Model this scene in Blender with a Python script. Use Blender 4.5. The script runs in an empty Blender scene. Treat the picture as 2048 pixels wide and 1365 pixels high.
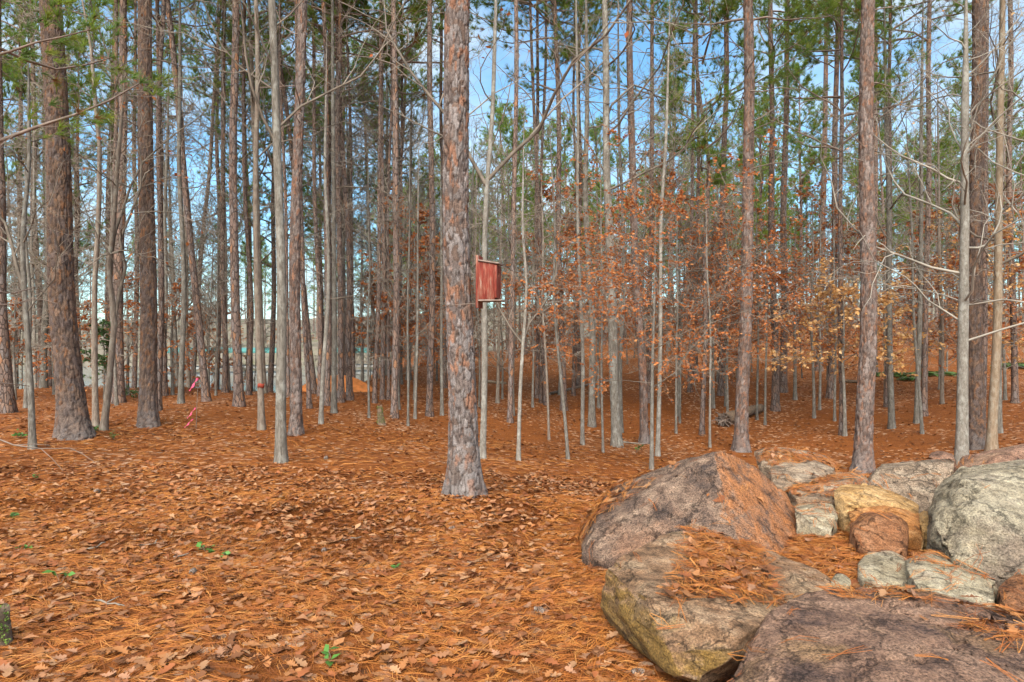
import bpy, math, random
import numpy as np
from mathutils import Vector, Matrix
from mathutils.bvhtree import BVHTree

# ------------------------------------------------------------------ camera, sky, sun, exposure
scene = bpy.context.scene
COL = scene.collection
F = 1365.0                      # focal length in photo pixels (2048 wide, 24 mm lens)
CU, CV, CAMZ = 1024.0, 682.0, 1.6
cam_d = bpy.data.cameras.new('camera'); cam = bpy.data.objects.new('camera', cam_d); COL.objects.link(cam)
cam_d.lens = 24.0; cam_d.sensor_width = 36.0; cam_d.clip_end = 2000; cam_d.clip_start = 0.05
cam.location = (0, 0, CAMZ); cam.rotation_euler = (math.radians(90), 0, 0)
scene.camera = cam

SUN_EL, SUN_AZ = 46.0, 190.0    # degrees; azimuth clockwise from +Y (behind the camera, to the left)
world = bpy.data.worlds.new('World'); scene.world = world; world.use_nodes = True
wn, wl = world.node_tree.nodes, world.node_tree.links
wn.clear()
w_out = wn.new('ShaderNodeOutputWorld'); w_bg = wn.new('ShaderNodeBackground'); w_bg.inputs[1].default_value = 0.085
sky = wn.new('ShaderNodeTexSky'); sky.sky_type = 'NISHITA'; sky.sun_disc = False
sky.sun_elevation = math.radians(SUN_EL); sky.sun_rotation = math.radians(SUN_AZ)
sky.air_density = 1.0; sky.dust_density = 0.3; sky.ozone_density = 1.4
w_tc = wn.new('ShaderNodeTexCoord'); w_map = wn.new('ShaderNodeMapping'); w_map.inputs['Scale'].default_value = (1, 1, 2.2)
w_noise = wn.new('ShaderNodeTexNoise'); w_noise.inputs['Scale'].default_value = 3.2; w_noise.inputs['Detail'].default_value = 7
w_noise.inputs['Roughness'].default_value = 0.55
w_ramp = wn.new('ShaderNodeValToRGB'); w_ramp.color_ramp.elements[0].position = 0.42; w_ramp.color_ramp.elements[1].position = 0.74
w_mix = wn.new('ShaderNodeMix'); w_mix.data_type = 'RGBA'
w_mix.inputs['B'].default_value = (3.9, 4.5, 4.9, 1)
wl.new(w_tc.outputs['Generated'], w_map.inputs['Vector']); wl.new(w_map.outputs[0], w_noise.inputs['Vector'])
wl.new(w_noise.outputs['Fac'], w_ramp.inputs[0]); wl.new(w_ramp.outputs[0], w_mix.inputs['Factor'])
w_hue = wn.new('ShaderNodeMix'); w_hue.data_type = 'RGBA'; w_hue.blend_type = 'MULTIPLY'; w_hue.inputs['Factor'].default_value = 1.0; w_hue.inputs['B'].default_value = (0.72, 1.04, 1.08, 1)
wl.new(sky.outputs[0], w_hue.inputs['A']); wl.new(w_hue.outputs['Result'], w_mix.inputs['A']); wl.new(w_mix.outputs['Result'], w_bg.inputs[0]); wl.new(w_bg.outputs[0], w_out.inputs[0])

sun_d = bpy.data.lights.new('sun', 'SUN'); sun_d.energy = 3.4; sun_d.angle = math.radians(60); sun_d.color = (1.0, 0.93, 0.83)
sun = bpy.data.objects.new('sun', sun_d); COL.objects.link(sun)
_a, _e = math.radians(SUN_AZ), math.radians(SUN_EL)
sun.rotation_euler = Vector((math.sin(_a)*math.cos(_e), math.cos(_a)*math.cos(_e), math.sin(_e))).to_track_quat('Z', 'Y').to_euler()

vs = scene.view_settings
vs.view_transform = 'Standard'; vs.look = 'None'; vs.gamma = 1.0; vs.use_curve_mapping = False; vs.exposure = 1.5
cy = scene.cycles
cy.max_bounces = 4; cy.diffuse_bounces = 2; cy.glossy_bounces = 2; cy.transmission_bounces = 2; cy.transparent_max_bounces = 4
cy.use_adaptive_sampling = True; cy.adaptive_threshold = 0.03; cy.caustics_reflective = False; cy.caustics_refractive = False

# ------------------------------------------------------------------ numeric helpers
def sstep(a, b, x):
    t = np.clip((x-a)/(b-a), 0, 1); return t*t*(3-2*t)

def _hash(ix, iy, iz):
    h = (ix.astype(np.uint32)*np.uint32(374761393)) ^ (iy.astype(np.uint32)*np.uint32(668265263)) ^ (iz.astype(np.uint32)*np.uint32(2246822519))
    h = (h ^ (h >> np.uint32(13)))*np.uint32(1274126177)
    h = h ^ (h >> np.uint32(16))
    return (h & np.uint32(0xffffff)).astype(np.float64)/float(0xffffff)

def vnoise(p):
    p = np.asarray(p, float); i = np.floor(p).astype(np.int64); f = p-i; u = f*f*(3-2*f)
    r = 0
    for dx in (0, 1):
        wx = u[:, 0] if dx else 1-u[:, 0]
        for dy in (0, 1):
            wy = u[:, 1] if dy else 1-u[:, 1]
            for dz in (0, 1):
                wz = u[:, 2] if dz else 1-u[:, 2]
                r = r + wx*wy*wz*_hash(i[:, 0]+dx, i[:, 1]+dy, i[:, 2]+dz)
    return r*2-1

def fbm(p, octaves=4, gain=0.5):
    p = np.asarray(p, float); a, s, r = 1.0, 0.0, 0
    for k in range(octaves):
        r = r + a*vnoise(p+17.3*k); s += a; a *= gain; p = p*2.03
    return r/s

LAKE_Z = -2.6
def gh(x, y):
    x = np.atleast_1d(np.asarray(x, float)); y = np.atleast_1d(np.asarray(y, float))
    h = -0.95*np.exp(-((x-5.5)/7)**2-((y-16)/7.5)**2)
    h = h+3.3*sstep(20, 65, y)*sstep(-6, 22, x)
    s = -0.15*y-x
    lake = sstep(0, 9, s)*sstep(22, 38, y)*(1-sstep(104, 122, y))
    q = np.stack([x, y, 0*x], 1)
    h = h-5.0*lake+(7+5*vnoise(q*0.03))*sstep(112, 190, y)
    h = h+0.07*np.exp(-((x+0.49)**2+(y-7.1)**2)/0.30)+0.09*np.exp(-((x+7.4)**2+(y-11.5)**2)/0.7)   # litter heaped at the feet of the big pines
    h = h+0.24*np.exp(-((x-2.3)/1.3)**2-((y-5.0)/1.3)**2)
    h = h+0.16*vnoise(q*0.16+3.1)*sstep(6, 14, y)+0.05*vnoise(q*0.55)+0.018*fbm(q*2.6, 3)
    return h
def gz(x, y): return float(gh(x, y)[0])

def P(u, v, d):                 # a photo pixel at the distance d (metres ahead of the camera)
    return Vector(((u-CU)/F*d, d, CAMZ-(v-CV)/F*d))

def on_ground(u, v):            # where the sight line through a photo pixel meets the ground
    ys = np.linspace(2.0, 75, 3000); xs = (u-CU)/F*ys; zs = CAMZ-(v-CV)/F*ys
    k = np.nonzero(gh(xs, ys) >= zs)[0]
    d = ys[k[0]] if len(k) else 27.0
    return Vector(((u-CU)/F*d, d, gz((u-CU)/F*d, d)))

# ------------------------------------------------------------------ mesh helpers
def mesh_from(name, V, quads=None, tris=None, mat=None, smooth=True, col=None):
    me = bpy.data.meshes.new(name); V = np.asarray(V, np.float32).reshape(-1, 3)
    me.vertices.add(len(V)); me.vertices.foreach_set('co', V.ravel())
    parts, sizes = [], []
    if quads is not None and len(quads): q = np.asarray(quads, np.int32); parts.append(q.ravel()); sizes.append(np.full(len(q), 4, np.int32))
    if tris is not None and len(tris): t = np.asarray(tris, np.int32); parts.append(t.ravel()); sizes.append(np.full(len(t), 3, np.int32))
    if not parts: return me
    loops = np.concatenate(parts); sz = np.concatenate(sizes)
    me.loops.add(len(loops)); me.loops.foreach_set('vertex_index', loops)
    me.polygons.add(len(sz)); st = np.concatenate([[0], np.cumsum(sz)[:-1]]).astype(np.int32)
    me.polygons.foreach_set('loop_start', st); me.polygons.foreach_set('loop_total', sz)
    if smooth: me.polygons.foreach_set('use_smooth', np.ones(len(sz), bool))
    me.update(calc_edges=True)
    if col is not None:
        c = np.ones((len(V), 4), np.float32); c[:, :3] = col
        a = me.color_attributes.new('Col', 'FLOAT_COLOR', 'POINT'); a.data.foreach_set('color', c.ravel())
    if mat: me.materials.append(mat)
    return me

def link(name, me, parent=None, loc=None, rot=None):
    o = bpy.data.objects.new(name, me); COL.objects.link(o)
    if parent is not None: o.parent = parent
    if loc is not None: o.location = loc
    if rot is not None: o.rotation_euler = rot
    return o

def tag(o, label=None, cat=None, group=None, kind=None):
    if label: o['label'] = label
    if cat: o['category'] = cat
    if group: o['group'] = group
    if kind: o['kind'] = kind
    return o

def empty(name, loc, rot=(0, 0, 0)):
    o = link(name, None, None, loc, rot); o.empty_display_size = 0.2; return o

def copy_tree(o, parent=None):
    c = o.copy(); COL.objects.link(c); c.parent = parent
    for ch in list(o.children): copy_tree(ch, c)
    return c

def tubes(paths, sides):
    """paths: list of (pts, radii); returns verts, quads"""
    groups = {}
    for p, r in paths: groups.setdefault(len(p), []).append((p, r))
    VV, QQ, off = [], [], 0
    ang = np.arange(sides)*2*math.pi/sides
    for n, lst in groups.items():
        A = np.array([[tuple(v) for v in p] for p, r in lst], float); R = np.array([r for p, r in lst], float)
        T = np.gradient(A, axis=1); T /= np.linalg.norm(T, axis=2, keepdims=True)+1e-9
        D = A[:, -1]-A[:, 0]; D /= np.linalg.norm(D, axis=1, keepdims=True)+1e-9
        ref = np.where(np.abs(D[:, 2:3]) < 0.9, np.array([[0, 0, 1.0]]), np.array([[1.0, 0, 0]]))
        ref = np.repeat(ref[:, None], n, 1)
        a = np.cross(T, ref); a /= np.linalg.norm(a, axis=2, keepdims=True)+1e-9
        b = np.cross(T, a)
        ring = A[:, :, None]+R[:, :, None, None]*(np.cos(ang)[None, None, :, None]*a[:, :, None]+np.sin(ang)[None, None, :, None]*b[:, :, None])
        m = len(lst); VV.append(ring.reshape(-1, 3))
        base = off+np.arange(m)[:, None, None]*n*sides+np.arange(n-1)[None, :, None]*sides
        k = np.arange(sides)[None, None, :]; k2 = (k+1) % sides
        q = np.stack([base+k, base+k2, base+sides+k2, base+sides+k], -1).reshape(-1, 4)
        QQ.append(q); off += m*n*sides
    return np.concatenate(VV), np.concatenate(QQ)

def merge(parts):
    V, Q, T, C, off = [], [], [], [], 0
    for p in parts:
        v, q, t = p[0], p[1], p[2] if len(p) > 2 else None
        V.append(v)
        if q is not None and len(q): Q.append(np.asarray(q)+off)
        if t is not None and len(t): T.append(np.asarray(t)+off)
        if len(p) > 3: C.append(p[3])
        off += len(v)
    return (np.concatenate(V), np.concatenate(Q) if Q else None, np.concatenate(T) if T else None, np.concatenate(C) if C else None)

def frames(ax, nor):
    ax = ax/(np.linalg.norm(ax, axis=1, keepdims=True)+1e-9)
    y = np.cross(nor, ax); y /= np.linalg.norm(y, axis=1, keepdims=True)+1e-9
    return np.stack([ax, y, np.cross(ax, y)], 1)      # rows: x (along), y (across), z (normal)

def stamp(tv, tf, pos, ax, nor, size, col):
    """copy a template (verts tv, faces tf) to many places"""
    M = frames(ax, nor); n, m = len(pos), len(tv)
    V = np.einsum('mk,nkj->nmj', tv, M)*np.asarray(size).reshape(-1, 1, 1)+pos[:, None]
    Fc = (np.asarray(tf)[None]+np.arange(n)[:, None, None]*m).reshape(-1, np.asarray(tf).shape[1])
    return V.reshape(-1, 3), Fc, np.repeat(col, m, axis=0)

def box_geo(x0, x1, y0, y1, z0, z1):
    V = np.array([(x, y, z) for x in (x0, x1) for y in (y0, y1) for z in (z0, z1)], float)
    Q = [(0, 1, 3, 2), (4, 6, 7, 5), (0, 4, 5, 1), (2, 3, 7, 6), (0, 2, 6, 4), (1, 5, 7, 3)]
    return V, np.array(Q)

# ------------------------------------------------------------------ materials
def new_mat(name, rough=0.85, spec=0.25):
    m = bpy.data.materials.new(name); m.use_nodes = True
    n, l = m.node_tree.nodes, m.node_tree.links
    b = n['Principled BSDF']; b.inputs['Roughness'].default_value = rough; b.inputs['Specular IOR Level'].default_value = spec
    return m, n, l, b

def node(n, t, **kw):
    x = n.new(t)
    for k, v in kw.items():
        if k in x.inputs: x.inputs[k].default_value = v
        else: setattr(x, k, v)
    return x

def ramp(n, stops, interp='LINEAR'):
    r = n.new('ShaderNodeValToRGB'); cr = r.color_ramp; cr.interpolation = interp
    while len(cr.elements) < len(stops): cr.elements.new(0.5)
    for e, (p, c) in zip(cr.elements, stops): e.position = p; e.color = (*c, 1) if len(c) == 3 else c
    return r

def mixc(n, l, fac, a, b, mode='MIX'):
    m = n.new('ShaderNodeMix'); m.data_type = 'RGBA'; m.blend_type = mode
    for sock, val in (('Factor', fac), ('A', a), ('B', b)):
        if hasattr(val, 'links') or isinstance(val, bpy.types.NodeSocket): l.new(val, m.inputs[sock])
        elif isinstance(val, (int, float)): m.inputs[sock].default_value = val
        else: m.inputs[sock].default_value = (*val, 1)
    return m.outputs['Result']

def bump(n, l, b, height, strength=0.5, dist=0.02):
    k = node(n, 'ShaderNodeBump', Strength=strength, Distance=dist); l.new(height, k.inputs['Height']); l.new(k.outputs[0], b.inputs['Normal']); return k

def obj_coords(n, l, scale):
    tc = n.new('ShaderNodeTexCoord'); mp = n.new('ShaderNodeMapping'); mp.inputs['Scale'].default_value = scale
    l.new(tc.outputs['Object'], mp.inputs['Vector']); return mp.outputs[0]

def tint(n, l, col, lo=0.75, hi=1.2):       # each object a little lighter or darker than its neighbours
    oi = n.new('ShaderNodeObjectInfo'); mr = node(n, 'ShaderNodeMapRange'); mr.inputs['To Min'].default_value = lo; mr.inputs['To Max'].default_value = hi
    l.new(oi.outputs['Random'], mr.inputs['Value'])
    cb = n.new('ShaderNodeCombineColor')
    for k in range(3): l.new(mr.outputs[0], cb.inputs[k])
    return mixc(n, l, 1.0, col, cb.outputs[0], 'MULTIPLY')

def mat_attr(name, rough=0.8, spec=0.2, grain=60.0, amount=0.35, bumps=0.0, translucent=0.0):
    m, n, l, b = new_mat(name, rough, spec)
    at = node(n, 'ShaderNodeAttribute', attribute_name='Col')
    c = at.outputs['Color']
    if grain:
        nz = node(n, 'ShaderNodeTexNoise', Scale=grain, Detail=3.0); l.new(obj_coords(n, l, (1, 1, 1)), nz.inputs['Vector'])
        rp = ramp(n, [(0.3, (1-amount,)*3), (0.7, (1+amount*0.6,)*3)]); l.new(nz.outputs['Fac'], rp.inputs[0])
        c = mixc(n, l, 1.0, c, rp.outputs[0], 'MULTIPLY')
        if bumps: bump(n, l, b, nz.outputs['Fac'], bumps, 0.006)
    l.new(c, b.inputs['Base Color'])
    if translucent:
        tr = n.new('ShaderNodeBsdfTranslucent'); l.new(c, tr.inputs[0]); ms = n.new('ShaderNodeMixShader'); ms.inputs[0].default_value = translucent
        l.new(b.outputs[0], ms.inputs[1]); l.new(tr.outputs[0], ms.inputs[2]); l.new(ms.outputs[0], n['Material Output'].inputs[0])
    return m

def mat_pine_bark(name, plates, crack, scale=15.0):
    m, n, l, b = new_mat(name, 0.9, 0.15)
    co = obj_coords(n, l, (1, 1, 0.34))
    wz = node(n, 'ShaderNodeTexNoise', Scale=14.0, Detail=2.0); l.new(co, wz.inputs['Vector'])
    add = node(n, 'ShaderNodeVectorMath', operation='MULTIPLY_ADD'); add.inputs[1].default_value = (0.05, 0.05, 0.05)
    l.new(wz.outputs['Color'], add.inputs[0]); l.new(co, add.inputs[2])
    v1 = node(n, 'ShaderNodeTexVoronoi', Scale=scale); l.new(add.outputs[0], v1.inputs['Vector'])
    v2 = node(n, 'ShaderNodeTexVoronoi', Scale=scale, feature='DISTANCE_TO_EDGE'); l.new(add.outputs[0], v2.inputs['Vector'])
    rp = ramp(n, plates, 'CONSTANT'); sep = n.new('ShaderNodeSeparateColor'); l.new(v1.outputs['Color'], sep.inputs[0]); l.new(sep.outputs[0], rp.inputs[0])
    nz = node(n, 'ShaderNodeTexNoise', Scale=55.0, Detail=4.0); l.new(obj_coords(n, l, (1, 1, 0.6)), nz.inputs['Vector'])
    gr = ramp(n, [(0.3, (0.65,)*3), (0.7, (1.3,)*3)]); l.new(nz.outputs['Fac'], gr.inputs[0])
    c = mixc(n, l, 1.0, rp.outputs[0], gr.outputs[0], 'MULTIPLY')
    ed = ramp(n, [(0.0, (0, 0, 0)), (0.09, (1, 1, 1))]); l.new(v2.outputs['Distance'], ed.inputs[0])
    c = mixc(n, l, ed.outputs[0], crack, c)
    l.new(tint(n, l, c, 0.8, 1.2), b.inputs['Base Color'])
    ad = node(n, 'ShaderNodeMath', operation='MULTIPLY_ADD'); ad.inputs[1].default_value = 0.3
    l.new(nz.outputs['Fac'], ad.inputs[0]); l.new(ed.outputs[0], ad.inputs[2])
    bump(n, l, b, ad.outputs[0], 0.9, 0.02)
    return m

def mat_grey_bark(name, a, c2, lichen, streak=0.18):
    m, n, l, b = new_mat(name, 0.9, 0.15)
    n1 = node(n, 'ShaderNodeTexNoise', Scale=40.0, Detail=5.0, Roughness=0.7); l.new(obj_coords(n, l, (1, 1, streak)), n1.inputs['Vector'])
    n2 = node(n, 'ShaderNodeTexNoise', Scale=9.0, Detail=8.0, Roughness=0.72); l.new(obj_coords(n, l, (1, 1, 0.6)), n2.inputs['Vector'])
    r1 = ramp(n, [(0.36, a), (0.64, c2)]); l.new(n1.outputs['Fac'], r1.inputs[0])
    r2 = ramp(n, [(0.5, (0, 0, 0)), (0.62, (0.8, 0.8, 0.8))]); l.new(n2.outputs['Fac'], r2.inputs[0])
    c = mixc(n, l, r2.outputs[0], r1.outputs[0], lichen)
    l.new(tint(n, l, c, 0.75, 1.25), b.inputs['Base Color'])
    bump(n, l, b, n1.outputs['Fac'], 0.7, 0.012)
    return m

M = {}
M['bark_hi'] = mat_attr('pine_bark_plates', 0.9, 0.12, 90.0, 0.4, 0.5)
M['bark'] = mat_pine_bark('pine_bark', [(0, (0.16, 0.112, 0.09)), (0.25, (0.205, 0.14, 0.112)), (0.5, (0.19, 0.15, 0.132)), (0.7, (0.235, 0.15, 0.11)), (0.92, (0.29, 0.15, 0.085))], (0.075, 0.053, 0.044))
M['grey'] = mat_grey_bark('grey_bark', (0.085, 0.07, 0.055), (0.19, 0.165, 0.135), (0.25, 0.235, 0.20))
M['pale'] = mat_grey_bark('pale_bark', (0.125, 0.107, 0.085), (0.23, 0.20, 0.165), (0.30, 0.28, 0.24), 0.4)
M['brown'] = mat_grey_bark('brown_bark', (0.12, 0.09, 0.07), (0.24, 0.185, 0.14), (0.26, 0.23, 0.18))
M['tan'] = mat_grey_bark('tan_bark', (0.18, 0.125, 0.08), (0.29, 0.21, 0.14), (0.33, 0.28, 0.21))
def plain(name, c, rough=0.85, lo=0.7, hi=1.3, nscale=20.0):
    m, n, l, b = new_mat(name, rough, 0.2)
    nz = node(n, 'ShaderNodeTexNoise', Scale=nscale, Detail=4.0); l.new(obj_coords(n, l, (1, 1, 1)), nz.inputs['Vector'])
    r = ramp(n, [(0.3, tuple(x*lo for x in c)), (0.7, tuple(x*hi for x in c))]); l.new(nz.outputs['Fac'], r.inputs[0])
    l.new(r.outputs[0], b.inputs['Base Color']); bump(n, l, b, nz.outputs['Fac'], 0.3, 0.01)
    return m
M['twig'] = plain('grey_twig_bark', (0.22, 0.18, 0.14), 0.85, 0.6, 1.5, 2.0)
M['twig_pale'] = plain('pale_twig_bark', (0.27, 0.235, 0.19), 0.85, 0.6, 1.35, 2.0)
M['branch'] = plain('pine_branch_bark', (0.19, 0.14, 0.11), 0.85, 0.7, 1.4, 6.0)
M['limb'] = plain('dark_limb_bark', (0.145, 0.115, 0.088), 0.9, 0.6, 1.5, 5.0)
M['needle'] = mat_attr('green_pine_needles', 0.55, 0.3, 0, 0, 0, 0.5)
M['leaf'] = mat_attr('hanging_dead_leaves', 0.7, 0.25, 0, 0, 0, 0.35)
M['litter_leaf'] = mat_attr('fallen_leaf', 0.7, 0.25, 70.0, 0.25, 0.0, 0.1)
M['litter_needle'] = mat_attr('fallen_pine_needle', 0.6, 0.3, 0, 0)
M['green'] = mat_attr('green_leaf', 0.5, 0.35, 0, 0, 0, 0.2)

def mat_ground():
    m, n, l, b = new_mat('needle_and_leaf_litter', 0.9, 0.15)
    co = obj_coords(n, l, (1, 1, 1))
    big = node(n, 'ShaderNodeTexNoise', Scale=0.35, Detail=4.0); l.new(co, big.inputs['Vector'])
    mid = node(n, 'ShaderNodeTexNoise', Scale=6.0, Detail=6.0, Roughness=0.7); l.new(co, mid.inputs['Vector'])
    fine = node(n, 'ShaderNodeTexNoise', Scale=70.0, Detail=3.0, Roughness=0.7); l.new(co, fine.inputs['Vector'])
    c0 = ramp(n, [(0.3, (0.125, 0.038, 0.009)), (0.5, (0.235, 0.073, 0.015)), (0.72, (0.33, 0.118, 0.026))]); l.new(fine.outputs['Fac'], c0.inputs[0])
    c1 = ramp(n, [(0.3, (0.65, 0.6, 0.6)), (0.7, (1.2, 1.2, 1.2))]); l.new(mid.outputs['Fac'], c1.inputs[0])
    c = mixc(n, l, 1.0, c0.outputs[0], c1.outputs[0], 'MULTIPLY')
    vo = node(n, 'ShaderNodeTexVoronoi', Scale=11.0); l.new(co, vo.inputs['Vector'])
    sp = n.new('ShaderNodeSeparateColor'); l.new(vo.outputs['Color'], sp.inputs[0])
    lc = ramp(n, [(0, (0.13, 0.05, 0.02)), (0.3, (0.30, 0.13, 0.055)), (0.6, (0.40, 0.20, 0.10)), (0.85, (0.47, 0.29, 0.18))], 'CONSTANT'); l.new(sp.outputs[1], lc.inputs[0])
    thr = ramp(n, [(0.40, (0, 0, 0)), (0.60, (0.75, 0.75, 0.75))]); l.new(big.outputs['Fac'], thr.inputs[0])
    lm = node(n, 'ShaderNodeMath', operation='LESS_THAN'); l.new(sp.outputs[0], lm.inputs[0]); l.new(thr.outputs[0], lm.inputs[1])
    dm = node(n, 'ShaderNodeMath', operation='LESS_THAN'); l.new(vo.outputs['Distance'], dm.inputs[0]); dm.inputs[1].default_value = 0.5
    mm = node(n, 'ShaderNodeMath', operation='MULTIPLY'); l.new(lm.outputs[0], mm.inputs[0]); l.new(dm.outputs[0], mm.inputs[1])
    c = mixc(n, l, mm.outputs[0], c, lc.outputs[0])
    sx = n.new('ShaderNodeSeparateXYZ'); l.new(co, sx.inputs[0])
    fr = node(n, 'ShaderNodeMapRange'); fr.inputs['From Min'].default_value = 85; fr.inputs['From Max'].default_value = 112; l.new(sx.outputs['Y'], fr.inputs['Value'])
    bn = node(n, 'ShaderNodeTexNoise', Scale=0.6, Detail=8.0, Roughness=0.75); l.new(co, bn.inputs['Vector'])
    bc = ramp(n, [(0.35, (0.10, 0.09, 0.065)), (0.5, (0.20, 0.165, 0.125)), (0.62, (0.11, 0.12, 0.06)), (0.72, (0.28, 0.14, 0.07))]); l.new(bn.outputs['Fac'], bc.inputs[0])
    c = mixc(n, l, fr.outputs[0], c, bc.outputs[0])
    l.new(c, b.inputs['Base Color'])
    ad = node(n, 'ShaderNodeMath', operation='ADD'); l.new(fine.outputs['Fac'], ad.inputs[0]); l.new(mid.outputs['Fac'], ad.inputs[1])
    bump(n, l, b, ad.outputs[0], 0.8, 0.03)
    return m
M['ground'] = mat_ground()

def mat_rock(name, a, c2, dark, spots=None, speck=0.5, band=(1, 1, 1), patch_pos=0.58, face=None):
    m, n, l, b = new_mat(name, 0.85, 0.25)
    co = obj_coords(n, l, (1, 1, 1)); cb = obj_coords(n, l, band)
    n1 = node(n, 'ShaderNodeTexNoise', Scale=4.5, Detail=8.0, Roughness=0.68, Distortion=0.4); l.new(cb, n1.inputs['Vector'])
    n2 = node(n, 'ShaderNodeTexNoise', Scale=95.0, Detail=3.0, Roughness=0.7); l.new(co, n2.inputs['Vector'])
    n3 = node(n, 'ShaderNodeTexNoise', Scale=2.1, Detail=6.0, Roughness=0.6); l.new(co, n3.inputs['Vector'])
    r1 = ramp(n, [(0.34, dark), (0.47, a), (0.63, c2)]); l.new(n1.outputs['Fac'], r1.inputs[0])
    c = r1.outputs[0]
    if spots:
        r3 = ramp(n, [(patch_pos-0.06, (0, 0, 0)), (patch_pos+0.08, (0.85,)*3)]); l.new(n3.outputs['Fac'], r3.inputs[0])
        c = mixc(n, l, r3.outputs[0], c, spots)
    if face:                                              # a stain that covers the faces looking one way
        fd, fcol, f0, f1 = face; tc = n.new('ShaderNodeTexCoord'); dp = node(n, 'ShaderNodeVectorMath', operation='DOT_PRODUCT'); dp.inputs[1].default_value = Vector(fd).normalized(); l.new(tc.outputs['Normal'], dp.inputs[0])
        ma = node(n, 'ShaderNodeMath', operation='MULTIPLY_ADD'); ma.inputs[1].default_value = 2.2; l.new(n1.outputs['Fac'], ma.inputs[0]); l.new(dp.outputs['Value'], ma.inputs[2])
        mr_ = node(n, 'ShaderNodeMapRange'); mr_.inputs['From Min'].default_value = f0+1.1; mr_.inputs['From Max'].default_value = f1+1.1; l.new(ma.outputs[0], mr_.inputs['Value'])
        c = mixc(n, l, mr_.outputs[0], c, fcol)
    r2 = ramp(n, [(0.36, (1-speck,)*3), (0.5, (1, 1, 1)), (0.64, (1+speck*0.9,)*3)]); l.new(n2.outputs['Fac'], r2.inputs[0])
    c = mixc(n, l, 1.0, c, r2.outputs[0], 'MULTIPLY')
    n4 = node(n, 'ShaderNodeTexNoise', Scale=16.0, Detail=10.0, Roughness=0.75); l.new(cb, n4.inputs['Vector'])
    r4 = ramp(n, [(0.36, (0.55, 0.53, 0.52)), (0.5, (1, 1, 1)), (0.66, (1.3, 1.28, 1.22))]); l.new(n4.outputs['Fac'], r4.inputs[0])
    c = mixc(n, l, 1.0, c, r4.outputs[0], 'MULTIPLY')
    wv = node(n, 'ShaderNodeVectorMath', operation='MULTIPLY_ADD'); wv.inputs[1].default_value = (0.35, 0.35, 0.35); l.new(n1.outputs['Color'], wv.inputs[0]); l.new(cb, wv.inputs[2])
    vc = node(n, 'ShaderNodeTexVoronoi', Scale=2.6, feature='DISTANCE_TO_EDGE'); l.new(wv.outputs[0], vc.inputs['Vector'])
    rc = ramp(n, [(0.0, (0.35, 0.33, 0.31)), (0.022, (1, 1, 1))]); l.new(vc.outputs['Distance'], rc.inputs[0]); c = mixc(n, l, 0.45, c, rc.outputs[0], 'MULTIPLY')
    l.new(c, b.inputs['Base Color'])
    ad = node(n, 'ShaderNodeMath', operation='MULTIPLY_ADD'); ad.inputs[1].default_value = 0.35; l.new(n2.outputs['Fac'], ad.inputs[0]); l.new(n1.outputs['Fac'], ad.inputs[2])
    ad2 = node(n, 'ShaderNodeMath', operation='MULTIPLY_ADD'); ad2.inputs[1].default_value = 0.8; l.new(n4.outputs['Fac'], ad2.inputs[0]); l.new(ad.outputs[0], ad2.inputs[2])
    ad3 = node(n, 'ShaderNodeMath', operation='MULTIPLY_ADD'); ad3.inputs[1].default_value = 0.5; l.new(rc.outputs[0], ad3.inputs[0]); l.new(ad2.outputs[0], ad3.inputs[2])
    bump(n, l, b, ad3.outputs[0], 1.0, 0.035)
    return m

# ------------------------------------------------------------------ the ground, the lake, the clay bank
def axis(lo, hi, fine_lo, fine_hi, fine, grow):
    a = list(np.arange(fine_lo, fine_hi, fine)); s = fine; x = a[-1]
    while x < hi: s *= grow; x += s; a.append(x)
    s = fine; x = a[0]; pre = []
    while x > lo: s *= grow; x -= s; pre.append(x)
    return np.array(pre[::-1]+a)
gx = axis(-420, 420, -5, 5, 0.08, 1.06); gy = axis(-60, 520, 1.8, 10, 0.08, 1.045)
XX, YY = np.meshgrid(gx, gy, indexing='ij'); ZZ = gh(XX.ravel(), YY.ravel())
nX, nY = XX.shape
idx = np.arange(nX*nY).reshape(nX, nY)
quads = np.stack([idx[:-1, :-1], idx[1:, :-1], idx[1:, 1:], idx[:-1, 1:]], -1).reshape(-1, 4)
ground = link('ground', mesh_from('ground', np.stack([XX.ravel(), YY.ravel(), ZZ], 1), quads, None, M['ground']))
tag(ground, 'forest floor covered in orange pine needles and fallen leaves', None, None, 'structure')

mw, n, l, b = new_mat('lake_water', 0.08, 0.5); b.inputs['Base Color'].default_value = (0.10, 0.13, 0.14, 1)
nz = node(n, 'ShaderNodeTexNoise', Scale=1.2, Detail=3.0); l.new(obj_coords(n, l, (1, 0.3, 1)), nz.inputs['Vector']); bump(n, l, b, nz.outputs['Fac'], 0.12, 0.05)
water = link('lake_water', mesh_from('lake_water', [(-420, 20, LAKE_Z), (60, 20, LAKE_Z), (60, 135, LAKE_Z), (-420, 135, LAKE_Z)], [(0, 1, 2, 3)], None, mw))
tag(water, 'pale lake water seen between the trunks on the left', None, None, 'structure')

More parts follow.
